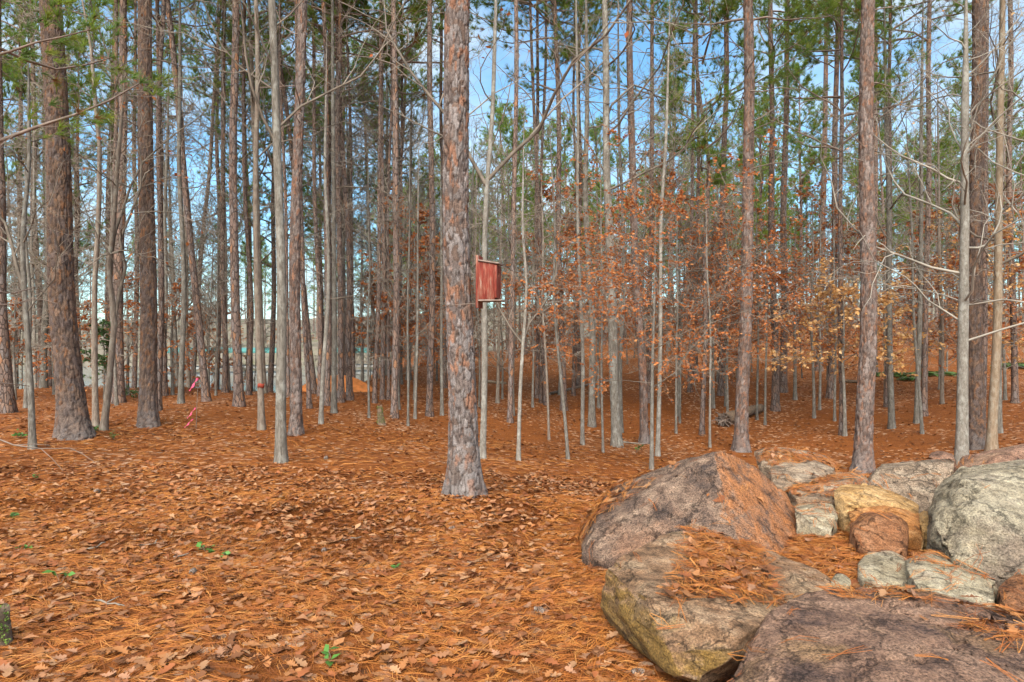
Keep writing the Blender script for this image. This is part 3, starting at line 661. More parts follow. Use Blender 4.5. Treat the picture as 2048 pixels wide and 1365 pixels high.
CROWNS = [pine_crown(s, 9.0, sp, de, dd) for s, sp, de, dd in ((1, 2.3, 1, 9), (2, 2.5, 1, 10), (3, 2.0, 1, 8), (4, 2.3, 0.8, 10), (5, 2.1, 0.7, 9), (6, 2.5, 1, 8))]

LABELS = set()
def lean_of(ub, vb, ut): return math.atan2((ut-ub), vb)

TONE_GREY = [(0.129, 0.097, 0.084), (0.164, 0.131, 0.118), (0.140, 0.093, 0.072), (0.195, 0.162, 0.148), (0.133, 0.100, 0.087), (0.152, 0.116, 0.099), (0.242, 0.112, 0.065)]
TONE_BROWN = [(0.124, 0.084, 0.063), (0.156, 0.102, 0.075), (0.138, 0.098, 0.081), (0.184, 0.114, 0.077), (0.143, 0.109, 0.095), (0.230, 0.109, 0.054)]
TONE_RED = [(0.139, 0.093, 0.074), (0.172, 0.106, 0.078), (0.164, 0.118, 0.098), (0.205, 0.158, 0.136), (0.156, 0.122, 0.105), (0.246, 0.118, 0.070)]

def put_pine(root, trunk_me, hc, L, variant, spin):
    link('trunk', trunk_me, root)
    bme, fme = CROWNS[variant % len(CROWNS)]; s = L/9.0
    for nm, me in (('branches', bme), ('foliage', fme)):
        o = link(nm, me, root, (0, 0, hc), (0, 0, spin)); o.scale = (s, s, s)
        o['kind'] = 'stuff'

def pine(i, ub, vb, w, ut, label, hi=None, hc=None, L=None, bend=None, d_=None):
    g = on_ground(ub, vb)
    R = random.Random(1000+i); d = g.y; r = w/2/F*d*0.90
    H = R.uniform(17.5, 22); L = L or R.uniform(6.8, 9.0); hc = hc or H-L; H = hc+L
    root = empty('pine_tree', (g.x, g.y, g.z), (R.gauss(0, 0.008), lean_of(ub, vb, ut), 0))
    root['label'] = label; root['category'] = 'tree'; root['group'] = 'pine trees standing in the wood'
    bend_m = [(a, b/F*d) for a, b in bend] if bend else None
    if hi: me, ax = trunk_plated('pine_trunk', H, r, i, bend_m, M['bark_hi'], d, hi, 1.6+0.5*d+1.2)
    else: me, ax = trunk_plain('pine_trunk', H, r, i, bend_m, M['bark'], 16, 1.0)
    put_pine(root, me, hc, L, i, R.uniform(0, 6.28))
    return root

LEAF_V = np.array([(0, 0, 0), (0.5, 0.3, 0.06), (1, 0, -0.05), (0.5, -0.3, 0.06)], float); LEAF_T = np.array([(0, 2, 1), (0, 3, 2)])
COPPER = np.array([(0.42, 0.130, 0.036), (0.47, 0.165, 0.05), (0.35, 0.10, 0.030), (0.51, 0.215, 0.075), (0.42, 0.135, 0.04)])
AMBER = np.array([(0.56, 0.30, 0.10), (0.60, 0.34, 0.14), (0.50, 0.24, 0.075), (0.64, 0.40, 0.19)])
RUST = np.array([(0.38, 0.14, 0.05), (0.30, 0.12, 0.05), (0.46, 0.17, 0.06), (0.42, 0.11, 0.035)])
def leaves_mesh(name, ends, per, size, cols, seed, flat=0.5, mat=None, keep=1.0):
    g = np.random.default_rng(seed); P0, AX = [], []
    for pts in ends:
        if g.random() > keep: continue
        a = np.array([p[:] for p in pts]); n = len(a)-1
        for k in range(per):
            t = g.uniform(0.15, 1)*n; i = min(int(t), n-1); P0.append(a[i]+(a[i+1]-a[i])*(t-i)); AX.append(a[i+1]-a[i])
    P0 = np.array(P0); AX = np.array(AX); AX /= np.linalg.norm(AX, axis=1, keepdims=True)+1e-9
    AX = AX+g.normal(0, 0.7, AX.shape); AX[:, 2] = AX[:, 2]*(1-flat)-0.25
    nor = g.normal(0, 1.0, AX.shape)+np.array([0, -0.35, 0.7])
    col = cols[g.integers(0, len(cols), len(P0))]*g.uniform(0.75, 1.25, (len(P0), 1))
    V, T, C = stamp(LEAF_V, LEAF_T, P0, AX, nor, g.uniform(0.65, 1.3, len(P0))*size, col)
    return mesh_from(name, V, None, T, mat or M['leaf'], False, C)

def wood_tree(root, seed, H, r, d, bark, twig, bend=None, first=0.3, nlimb=14, limb=0.34, levels=3, droop=0.0, leaf=None, fork=None, tw=1.0, wob=1.0, flat=False, top=True, els=(8, 48)):
    R = random.Random(seed); rmin = max(0.0022, d*0.00020)
    me, (z, x, y, rad) = trunk_plain('trunk', H, r, seed, bend, bark, 14, wob)
    link('trunk', me, root)
    K = dict(seg=[8, 5, 3, 2][:levels], wob=[0.24, 0.27, 0.28, 0.26], up=[0.07-droop, 0.04-droop, 0.03-droop, 0.02], num=[int(7*tw), int(5*tw), int(4*tw)], t0=[0.15, 0.12, 0.1],
             ang=[48, 48, 45], rat=[0.50, 0.50, 0.5], rmin=rmin, flat=flat)
    out = [[] for _ in range(levels)]; ends = []
    for k in range(nlimb):
        t = first+(0.98-first)*((k+R.random())/nlimb); zz = t*H; p = Vector((np.interp(zz, z, x), np.interp(zz, z, y), zz)); rr = float(np.interp(zz, z, rad))
        az = k*2.4+R.gauss(0, 0.5); el = math.radians(R.uniform(*els)); dd = Vector((math.cos(az)*math.cos(el), math.sin(az)*math.cos(el), math.sin(el)))
        grow(R, p, dd, H*limb*(1.15-0.75*t)*R.uniform(0.6, 1.2), max(rmin*1.5, min(rr*0.42, 0.032)*R.uniform(0.5, 0.95)), 0, K, out, ends)
    if fork:                                          # further stems leaving the trunk: (height, azimuth, elevation, length, radius)
        for (fz, az, el, fl, fr) in fork:
            p = Vector((np.interp(fz, z, x), np.interp(fz, z, y), fz)); az = math.radians(az); el = math.radians(el)
            grow(R, p, Vector((math.cos(az)*math.cos(el), math.sin(az)*math.cos(el), math.sin(el))), fl, fr, 0, dict(K, num=[int(9*tw), int(5*tw), 4], tip=0.25), out, ends)
    link('branches', tube_mesh('branches', [(out[0], 5)], twig if twig == M['twig_pale'] else M['limb']), root)['kind'] = 'stuff'
    if levels > 1: o = link('twigs', tube_mesh('twigs', [(out[1], 4)]+[(g_, 3) for g_ in out[2:]], twig), root); o['kind'] = 'stuff'
    if leaf: o = link('leaves', leaves_mesh('leaves', ends, leaf[0], leaf[1], leaf[2], seed, leaf[3] if len(leaf) > 3 else 0.5, None, leaf[4] if len(leaf) > 4 else 1.0), root); o['kind'] = 'stuff'

def hardwood(i, ub, vb, w, ut, label, H=14, bark='grey', twig='twig', bend=None, group='bare hardwoods standing in the wood', **kw):
    g = on_ground(ub, vb); d = g.y; r = w/2/F*d
    root = empty('bare_tree', (g.x, g.y, g.z), (0, lean_of(ub, vb, ut), 0)); root['label'] = label; root['category'] = 'tree'; root['group'] = group
    wood_tree(root, 3000+i, H, r, d, M[bark], M[twig], [(a, b/F*d) for a, b in bend] if bend else None, **kw)
    return root

def sapling(i, ub, vb, w, ut, label, H=6.5, bark='grey', leaf=None, **kw):
    g = on_ground(ub, vb); d = g.y; r = w/2/F*d
    root = empty('sapling', (g.x, g.y, g.z), (0, lean_of(ub, vb, ut), 0)); root['label'] = label; root['category'] = 'sapling'; root['group'] = 'slender saplings of the understorey'
    kw.setdefault('first', 0.28); kw.setdefault('nlimb', 11); kw.setdefault('limb', 0.30)
    wood_tree(root, 5000+i, H, r, d, M[bark], M['twig'], None, leaf=leaf, **kw)
    return root

# ------------------------------------------------------------------ trees: the ones that can be told apart in the photograph
PINES = [
 # ub, vb, width, u at the frame's top, label, options
 (15, 826, 27, 6, 'pine trunk cut by the left edge of the picture', {}),
 (147, 873, 53, 108, 'massive plated pine, the thickest trunk at the far left', dict(hi=TONE_BROWN, hc=10.5)),
 (238, 806, 22, 250, 'reddish pine just left of the second thickest left-hand pine', {}),
 (226, 795, 11, 231, 'thin straight pine between the two thick left-hand pines', {}),
 (297, 852, 35, 281, 'second thickest left-hand pine with dark deeply plated bark', dict(hi=TONE_BROWN, hc=10.0)),
 (318, 822, 12, 318, 'narrow pine hugging the right side of the second thickest left pine', {}),
 (80, 772, 15, 74, 'distant pine left of the massive far left pine', {}),
 (30, 775, 12, 34, 'thin distant pine near the left edge behind the grey sapling', {}),
 (268, 768, 11, 268, 'distant pine peeping between the left-hand thick pines', {}),
 (330, 792, 12, 318, 'distant pine right of the second thickest left pine', {}),
 (413, 803, 16, 333, 'pine leaning strongly left just right of the pink flag stake', {}),
 (380, 768, 11, 440, 'distant pine leaning right behind the pink flag stake', {}),
 (433, 776, 11, 436, 'thin pine right of the left-leaning pine near the lake', {}),
 (450, 785, 12, 448, 'straight pine left of the dark plated pine at the lake gap', {}),
 (478, 812, 20, 465, 'dark plated pine at the left side of the lake gap', {}),
 (498, 790, 11, 492, 'thin pine just right of the dark plated pine at the lake gap', {}),
 (592, 870, 25, 604, 'straight red brown pine right of the pale flared grey tree', dict(hi=TONE_RED, hc=9.5)),
 (577, 795, 8, 563, 'thin dark pine between the flared grey tree and the red brown pine', {}),
 (619, 817, 11, 592, 'slim leaning pine just right of the straight red brown pine', {}),
 (630, 788, 12, 545, 'strongly left-leaning dark pine in front of the orange clay bank', {}),
 (655, 811, 13, 644, 'straight pine between two pale grey stems left of centre', {}),
 (640, 792, 10, 626, 'thin distant pine behind the palest sapling left of centre', {}),
 (682, 805, 14, 676, 'pine right of the grey stem with a leaf clump left of centre', {}),
 (700, 800, 14, 676, 'left-leaning pine, right one of a close pair left of centre', {}),
 (708, 775, 8, 690, 'slim far pine behind the close leaning pair', {}),
 (749, 806, 10, 760, 'slim pine just left of the mossy stump', {}),
 (765, 799, 11, 764, 'straight pine rising behind the mossy stump', {}),
 (777, 800, 8, 779, 'very slim pine between the mossy stump and the straight pine', {}),
 (789, 836, 15, 785, 'tall straight pine right of the mossy stump', {}),
 (797, 792, 7, 800, 'thin far pine hidden right behind the tall straight pine', {}),
 (859, 832, 15, 857, 'tall pine with spreading upper boughs left of the birdhouse pine', {}),
 (889, 776, 10, 884, 'far pine close beside the left edge of the birdhouse pine', {}),
 (928, 990, 62, 920, 'thick grey plated pine in the centre carrying the red birdhouse', dict(hi=TONE_GREY, hc=10.5)),
 (1020, 845, 12, 1032, 'slim pine right of the birdhouse behind the pale forked sapling', {}),
 (1074, 796, 9, 1076, 'dark far pine right of the pale forked sapling', {}),
 (1082, 806, 8, 1092, 'second dark far pine right of the pale forked sapling', {}),
 (1092, 810, 9, 1060, 'slightly leaning far pine, third right of the pale forked sapling', {}),
 (1128, 821, 14, 1109, 'middle distance pine with reddish trunk between birdhouse and copper beech', {}),
 (1147, 791, 8, 1149, 'dark far pine right of the middle distance reddish pine', {}),
 (1157, 774, 10, 1160, 'dark distant pine behind the tall pale stem', {}),
 (1289, 886, 18, 1262, 'left-leaning pinkish pine just left of the copper beech stems', dict(hi=TONE_RED)),
 (1300, 805, 12, 1302, 'straight pine hidden behind the copper beech', {}),
 (1380, 784, 10, 1386, 'distant dark pine right of the copper beech', {}),
 (1391, 760, 10, 1395, 'farther dark pine right of the copper beech', {}),
 (1404, 870, 11, 1407, 'young dark pine with a curved top right of the copper beech', dict(hc=6.5, L=8, bend=[(0.35, 0), (0.5, 12), (0.7, -16), (1, -4)])),
 (1443, 791, 15, 1447, 'dark middle distance pine left of the tall slender pine', {}),
 (1482, 903, 28, 1494, 'tall slender pine rising behind the peaked boulder', dict(hi=TONE_RED, hc=10.0)),
 (1551, 822, 16, 1543, 'left trunk of the pair of pines right of the tall slender pine', {}),
 (1566, 784, 16, 1571, 'right trunk of the pair of pines right of the tall slender pine', {}),
 (1638, 742, 14, 1650, 'dark distant pine between the pair of pines and the amber leaves', {}),
 (1661, 796, 15, 1680, 'pine left of the amber leaved sapling', {}),
 (1684, 870, 12, 1688, 'thin dark pine just left of the tall pink grey pine', dict(hc=6.5)),
 (1726, 945, 36, 1738, 'tall pink grey pine rising from behind the boulders at right', dict(hi=TONE_RED, hc=10.0)),
 (1748, 752, 14, 1752, 'mossy distant pine right of the tall pink grey pine', {}),
 (1773, 814, 10, 1776, 'dark pine beside a grey trunk right of the amber leaves', {}),
 (1848, 831, 13, 1862, 'reddish pine behind two thin grey stems at right', {}),
 (1951, 895, 33, 1950, 'broad trunk directly behind the pale grey tree at right', dict(hi=TONE_BROWN, hc=10)),
 (1964, 846, 13, 1972, 'red brown pine right of the broad trunk behind the pale tree', {}),
 (2030, 806, 13, 2016, 'pine near the right edge of the picture', {}),
]
for i, (ub, vb, w, ut, lab, op) in enumerate(PINES):
    t = pine(i, ub, vb, w, ut, lab, **op)
    if 'birdhouse' in lab and 'carrying' in lab: MAIN = t
HW = [
 (192, 855, 12, 188, 'dark crooked grey tree right of the massive far left pine', dict(H=9, bark='brown', first=0.5, nlimb=10, limb=0.42, bend=[(0.3, -6), (0.6, 8), (0.8, -6), (1, -40)])),
 (207, 861, 13, 250, 'small crooked tree forking in a Y beside the dark crooked tree', dict(H=7.0, bark='brown', first=0.45, nlimb=8, limb=0.34, leaf=(1, 0.09, RUST, 0.2, 0.22), bend=[(0.15, 8), (0.3, 14), (0.42, -6), (1, 10)], fork=[(2.0, 0, 62, 4.2, 0.035), (2.7, 170, 66, 4.0, 0.035)])),
 (362, 807, 11, 360, 'grey stem left of the pink flag stake', dict(H=12, first=0.45, nlimb=10)),
 (523, 860, 13, 512, 'dark footed tree wearing the red tag', dict(H=12, bark='brown', first=0.4, nlimb=10)),
 (562, 925, 21, 541, 'pale grey tree with flared foot left of the red brown pine', dict(H=11, first=0.40, nlimb=15, limb=0.42, levels=4, tw=0.9, fork=[(4.4, 185, 38, 3.2, 0.022)])),
 (668, 826, 11, 665, 'grey stem carrying a dead leaf clump left of centre', dict(H=12, first=0.4, nlimb=11)),
 (965, 918, 13, 992, 'pale stem with forked crown behind the birdhouse', dict(H=9, bark='pale', first=0.5, nlimb=8, fork=[(4.3, 175, 72, 4.5, 0.035), (4.4, 5, 64, 4.5, 0.035)], leaf=(1, 0.09, RUST, 0.2, 0.05))),
 (1165, 890, 8, 1152, 'tall pale stem left of the straight grey tree', dict(H=12, bark='pale', first=0.35, nlimb=13)),
 (1184, 853, 14, 1172, 'grey tree with a dark foot left of the straight grey tree', dict(H=13, first=0.35, nlimb=13)),
 (1234, 893, 20, 1209, 'straight grey tree left of the copper beech', dict(H=13, first=0.42, nlimb=14, limb=0.34, levels=4, tw=0.8)),
 (1242, 865, 9, 1236, 'slim grey stem close behind the straight grey tree', dict(H=12, first=0.35, nlimb=9)),
 (1315, 912, 9, 1340, 'pale right-hand stem of the pair at the copper beech', dict(H=10, bark='pale', first=0.45, nlimb=10)),
 (1783, 857, 12, 1768, 'grey trunk beside the dark pine right of the amber leaves', dict(H=12, first=0.35, nlimb=12)),
 (1833, 846, 10, 1846, 'left grey stem in front of the reddish pine at right', dict(H=12, first=0.35, nlimb=11)),
 (1923, 932, 22, 1932, 'pale grey tree in front of the broad trunk at right', dict(H=9.5, bark='pale', twig='twig_pale', first=0.24, nlimb=22, limb=0.46, levels=4, tw=0.95, droop=0.03, leaf=(1, 0.06, AMBER, 0.4, 0.05))),
 (1983, 905, 18, 2006, 'tan trunk right of the broad trunk at right', dict(H=11, bark='tan', first=0.3, nlimb=12, levels=4, tw=0.8)),
 (1998, 866, 10, 2001, 'grey stem close right of the tan trunk', dict(H=12, first=0.3, nlimb=12)),
 (1884, 808, 7, 1872, 'dark thin stem left of the pale grey tree at right', dict(H=10, bark='brown', first=0.3, nlimb=10)),
 (2085, 905, 16, 2070, 'grey tree just beyond the right edge reaching twigs into view', dict(H=10, twig='twig_pale', first=0.22, nlimb=16, limb=0.45, levels=4, tw=0.9, droop=0.02, leaf=(1, 0.06, AMBER, 0.4, 0.04))),
]
for i, (ub, vb, w, ut, lab, op) in enumerate(HW): hardwood(i, ub, vb, w, ut, lab, **op)
SAP = [
 (65, 898, 12, 56, 'grey sapling forking low at the far left', dict(H=6.5, first=0.3, fork=[(2.4, 165, 50, 3.2, 0.03)])),
 (52, 816, 8, 50, 'pale thin sapling behind the low forking one at far left', dict(bark='pale')),
 (642, 848, 9, 655, 'palest slim sapling left of centre', dict(bark='pale', H=8)),
 (725, 780, 7, 722, 'slim far sapling left of the mossy stump', {}),
 (738, 836, 5, 735, 'hair thin sapling left of the mossy stump', {}),
 (816, 852, 5, 822, 'hair thin sapling right of the tall straight pine', {}),
 (830, 838, 6, 842, 'thin sapling leaning right beside the hair thin one', dict(H=7)),
 (884, 831, 7, 880, 'slim sapling left of the birdhouse pine', {}),
 (995, 806, 7, 1012, 'dark leaning sapling right of the pale stem behind the birdhouse', dict(bark='brown')),
 (1037, 922, 8, 1052, 'pale sapling forking in a wide V right of the birdhouse', dict(H=5.6, bark='pale', first=0.45, nlimb=8, fork=[(1.9, 5, 74, 2.6, 0.022), (1.85, 178, 64, 2.8, 0.02)])),
 (1098, 880, 5, 1072, 'hair thin leaning sapling right of the wide V sapling', dict(bark='brown')),
 (1136, 920, 7, 1085, 'thin sapling leaning left nearest before the reddish middle pine', dict(H=6)),
 (1197, 816, 6, 1190, 'thin far sapling left of the straight grey tree', {}),
 (1206, 905, 5, 1198, 'hair thin nearer sapling left of the straight grey tree', dict(bark='pale')),
 (1352, 867, 5, 1356, 'hair thin sapling right of the copper beech stems', {}),
 (1420, 895, 5, 1405, 'thin sapling left of the root-ended log', dict(bark='pale')),
 (1426, 816, 7, 1430, 'slim far stem left of the root-ended log', {}),
 (1451, 812, 5, 1460, 'thin stem right behind the root-ended log', {}),
 (1514, 840, 5, 1512, 'hair thin stem right of the tall slender pine', {}),
 (1628, 836, 6, 1622, 'thin stem left of the amber leaves', {}),
 (1639, 820, 5, 1643, 'hair thin stem left of the amber leaves', dict(bark='pale')),
 (1669, 842, 5, 1666, 'hair thin stem below the amber leaves', {}),
 (1844, 868, 6, 1800, 'thin left-leaning stem in front of the reddish pine at right', dict(bark='pale', H=8)),
]
for i, (ub, vb, w, ut, lab, op) in enumerate(SAP): sapling(i, ub, vb, w, ut, lab, **op)
# saplings that still hold their leaves
g = on_ground(1303, 940)
def leafy(i, ub, vb, w, ut, label, H, leaf, **kw):
    return sapling(100+i, ub, vb, w, ut, label, H, kw.pop('bark', 'pale'), leaf, flat=True, els=(-4, 30), **kw)
leafy(0, 1303, 940, 8, 1318, 'copper leaved beech sapling behind the peaked boulder', 4.5, (10, 0.055, COPPER, 0.6, 0.8), first=0.30, nlimb=24, limb=0.85, levels=3, tw=1.3)
leafy(1, 1357, 832, 7, 1362, 'larger copper leaved beech farther behind the first beech', 6.5, (9, 0.075, COPPER, 0.6, 0.8), first=0.2, nlimb=24, limb=0.75, levels=3, tw=1.2)
leafy(2, 1590, 800, 7, 1590, 'copper leaved beech left of the amber leaved sapling', 6.0, (7, 0.105, COPPER, 0.6), first=0.2, nlimb=20, limb=0.6, levels=3, tw=1.1)
leafy(3, 830, 800, 7, 828, 'low copper leaved beech left of the birdhouse pine', 5.5, (7, 0.105, COPPER, 0.6), first=0.25, nlimb=18, limb=0.42, levels=3)
leafy(4, 1120, 790, 7, 1120, 'copper leaved beech behind the reddish middle distance pine', 7.0, (7, 0.105, COPPER, 0.6), first=0.2, nlimb=18, limb=0.42, levels=3)
leafy(5, 1690, 872, 7, 1680, 'sapling with bright amber leaves around the pink grey pine', 3.7, (8, 0.095, AMBER, 0.5), first=0.42, nlimb=16, limb=0.85, levels=3, bark='grey', tw=0.95)
leafy(6, 150, 800, 6, 150, 'low copper leaved brush behind the massive left pine', 3.2, (5, 0.085, COPPER, 0.5, 0.5), first=0.1, nlimb=16, limb=0.45, levels=3)
leafy(7, 255, 790, 6, 255, 'low copper leaved brush between the two thick left pines', 3.6, (5, 0.085, COPPER, 0.5, 0.5), first=0.1, nlimb=16, limb=0.45, levels=3)
leafy(8, 345, 790, 6, 345, 'low copper leaved brush left of the pink flag stake', 3.2, (5, 0.085, COPPER, 0.5, 0.5), first=0.1, nlimb=16, limb=0.45, levels=3)
leafy(9, 2010, 800, 6, 2010, 'copper leaved sapling at the right edge behind the tan trunk', 6.0, (7, 0.105, COPPER, 0.6), first=0.15, nlimb=18, limb=0.42, levels=3)
leafy(10, 1880, 780, 6, 1880, 'copper leaved sapling far behind the pale grey right tree', 6.0, (7, 0.105, COPPER, 0.6), first=0.15, nlimb=16, limb=0.42, levels=3)
leafy(11, 30, 800, 6, 30, 'low copper leaved brush at the left edge', 3.0, (5, 0.085, COPPER, 0.5, 0.5), first=0.1, nlimb=14, limb=0.45, levels=3)
leafy(12, 1185, 830, 5, 1185, 'thin copper leaved beech left of the straight grey tree', 5.0, (8, 0.075, COPPER, 0.6), first=0.3, nlimb=14, limb=0.6, levels=3)
leafy(13, 1455, 835, 5, 1455, 'thin copper leaved beech left of the tall slender pine', 5.2, (8, 0.075, COPPER, 0.6), first=0.3, nlimb=16, limb=0.65, levels=3)
leafy(14, 1530, 850, 5, 1535, 'wispy copper leaved beech right of the tall slender pine', 4.6, (8, 0.07, COPPER, 0.6), first=0.35, nlimb=14, limb=0.7, levels=3)
leafy(15, 1770, 800, 5, 1770, 'wispy copper leaved sapling right of the tall pink grey pine', 5.5, (6, 0.10, COPPER, 0.6), first=0.25, nlimb=15, limb=0.6, levels=3)
leafy(16, 1945, 830, 5, 1945, 'amber leaved sapling behind the broad trunk at right', 5.0, (6, 0.09, AMBER, 0.6), first=0.3, nlimb=15, limb=0.65, levels=3)
leafy(17, 1065, 815, 5, 1065, 'thin copper leaved beech behind the wide V sapling', 5.0, (5, 0.09, COPPER, 0.6), first=0.3, nlimb=13, limb=0.55, levels=3)
# a young pine beside the camera's left whose boughs hang into the top left corner
yp = empty('pine_tree', (-6.6, 8.2, gz(-6.6, 8.2))); tag(yp, 'young pine with green boughs hanging into the top left corner', 'tree', 'pine trees standing in the wood')
me, ax = trunk_plain('pine_trunk', 11.0, 0.12, 77, None, M['bark'], 16)
put_pine(yp, me, 4.0, 7.0, 1, 0.6)

# ------------------------------------------------------------------ trees: the crowd behind, copies of a few patterns
def proto_pine(k, r, H, L):
    root = empty('pine_tree', (0, 0, -50)); me, ax = trunk_plain('pine_trunk', H, r, 40+k, None, M['bark'], 10)
    put_pine(root, me, H-L, L, k, k*1.3); return root
def proto_wood(k, r, H, **kw):
    root = empty('bare_tree', (0, 0, -50)); wood_tree(root, 700+k, H, r, 40, M[('grey', 'brown', 'pale', 'grey')[k % 4]], M['twig'], None, **kw); return root
PY = [proto_pine(0, 0.11, 15, 10.5), proto_pine(1, 0.12, 18, 12.0), proto_pine(5, 0.13, 20, 12.5)]
PP = [proto_pine(0, 0.15, 18, 9), proto_pine(1, 0.13, 19, 8.5), proto_pine(2, 0.17, 20, 10), proto_pine(3, 0.11, 15, 8), proto_pine(5, 0.12, 14, 9.5)]
PW = [proto_wood(0, 0.11, 14, first=0.3, nlimb=20, levels=3, tw=1.35), proto_wood(1, 0.09, 13, first=0.25, nlimb=20, levels=3, tw=1.35), proto_wood(2, 0.07, 11, first=0.2, nlimb=20, levels=3, tw=1.35)]
PS = [proto_wood(3, 0.035, 6.5, first=0.15, nlimb=16, limb=0.36, levels=3), proto_wood(4, 0.03, 5.5, first=0.12, nlimb=16, limb=0.4, levels=3),
      proto_wood(5, 0.03, 5.0, first=0.12, nlimb=16, limb=0.42, levels=3, leaf=(7, 0.105, COPPER, 0.6), flat=True)]
PS[2].name = 'beech_sapling'; PS[0].name = 'sapling'; PS[1].name = 'sapling'
placed = [(o.location.x, o.location.y) for o in COL.objects if o.parent is None and o.type == 'EMPTY' and o.location.z > -20]
used = set(); crowd_list = []
def crowd(protos, count, dlo, dhi, seed, zones, scale=(0.85, 1.15), umin=-80, umax=2130, gap=1.1, power=0.6, keep=None):
    R = random.Random(seed); made = 0; tries = 0
    while made < count and tries < count*60:
        tries += 1
        d = dlo+(dhi-dlo)*R.random()**power; u = R.uniform(umin, umax); x = (u-CU)/F*d; z = gz(x, d)
        if z < LAKE_Z+0.35: continue
        if keep and not keep(u, d, x): continue
        if any((x-a)**2+(d-b)**2 < gap*gap for a, b in placed): continue
        src = protos[made % len(protos)]; c = src if src.name not in used else copy_tree(src); used.add(src.name)
        c.location = (x, d, z); s = R.uniform(*scale); c.scale = (s, s, s); c.rotation_euler = (R.gauss(0, 0.02), R.gauss(0, 0.025), R.uniform(0, 6.28))
        crowd_list.append((u, d, c, zones))
        placed.append((x, d)); made += 1
far = lambda u, d, x: not (300 < u < 790 and d > 40 and R_far.random() < 0.55)
R_far = random.Random(3)
crowd(PP, 34, 42, 95, 11, ('distant pine', 'tree', 'distant pines'), keep=far)
crowd(PW, 34, 28, 80, 12, ('distant bare hardwood', 'tree', 'distant bare hardwoods'), keep=far)
crowd(PS[:2], 46, 15, 50, 13, ('twiggy sapling', 'sapling', 'twiggy saplings'), gap=0.8, power=0.8, keep=lambda u, d, x: not (480 < u < 660) and d > 13)
crowd(PS[2:], 44, 22, 60, 14, ('copper beech sapling', 'sapling', 'copper beech saplings'), scale=(0.6, 1.1), gap=0.8, power=0.8, keep=lambda u, d, x: not (480 < u < 660))
crowd(PP+PY, 12, 24, 37, 18, ('middle distance lakeside pine', 'tree', 'lakeside pines'), keep=lambda u, d, x: not (545 < u < 605), umin=-80, umax=800, gap=0.9)
crowd(PW+PS[:2], 30, 18, 36, 19, ('bare lakeside hardwood', 'tree', 'lakeside bare hardwoods'), keep=lambda u, d, x: not (550 < u < 600), umin=-80, umax=820, gap=0.7)
crowd(PY, 64, 42, 90, 20, ('young full crowned pine', 'tree', 'young full crowned pines'), umin=-60, umax=2100, gap=1.5, keep=lambda u, d, x: True)
crowd(PP, 24, 85, 125, 16, ('hazy farthest pine', 'tree', 'farthest pines'), keep=lambda u, d, x: u > 760, umin=760, gap=1.5)
crowd(PW, 22, 60, 120, 17, ('farthest bare hardwood', 'tree', 'farthest bare hardwoods'), keep=lambda u, d, x: u > 700, umin=700, gap=1.5)
# the wooded shore beyond the lake
def shore(count, seed):
    R = random.Random(seed)
    for k in range(count):
        d = R.uniform(122, 190); u = R.uniform(-60, 1000); x = (u-CU)/F*d; c = copy_tree((PP+PW+PW)[k % 11]); c.location = (x, d, gz(x, d)-0.1)
        s = R.uniform(0.9, 1.5); c.scale = (s, s, s); c.rotation_euler = (0, 0, R.uniform(0, 6.28))
        p = k % 11 < 5; crowd_list.append((u, d, c, ('far shore pine', 'tree', 'pines on the far shore') if p else ('far shore bare tree', 'tree', 'bare trees on the far shore')))
shore(90, 15)
MARKS = [(0, 'left edge'), (147, 'massive left pine'), (297, 'second thick left pine'), (413, 'left-leaning pine'), (560, 'flared grey tree'), (655, 'pale slim sapling'), (789, 'tall straight pine'), (928, 'birdhouse pine'), (1037, 'wide V sapling'),
         (1128, 'reddish middle pine'), (1234, 'straight grey tree'), (1303, 'copper beech'), (1404, 'young dark pine'), (1482, 'tall slender pine'), (1566, 'pair of pines'), (1661, 'amber leaved sapling'), (1726, 'tall pink grey pine'), (1848, 'reddish right pine'), (1923, 'pale right tree'), (2048, 'right edge')]
ORD = ['first', 'second', 'third', 'fourth', 'fifth', 'sixth', 'seventh', 'eighth', 'ninth', 'tenth', 'eleventh', 'twelfth', 'thirteenth', 'fourteenth', 'fifteenth', 'sixteenth', 'seventeenth', 'eighteenth']
bins = {}
for u, d, c, zn in crowd_list:
    k = -1 if u < 0 else len(MARKS)-1 if u >= 2048 else max(i for i, (m, _) in enumerate(MARKS) if m <= u)
    bins.setdefault((k, zn[0]), []).append((u, c, zn))
for (k, what), lst in bins.items():
    lst.sort(key=lambda t_: t_[0])
    for j, (u, c, zn) in enumerate(lst):
        if k < 0 or k == len(MARKS)-1: lab = what+', '+ORD[min(j, 17)]+(' from left, beyond the left edge' if k < 0 else ' from left, beyond the right edge')
        else: lab = what+(', ' if len(lst) == 1 else ', '+ORD[min(j, 17)]+' from left ')+'between '+MARKS[k][1]+' and '+MARKS[k+1][1]
        tag(c, lab, zn[1], zn[2])

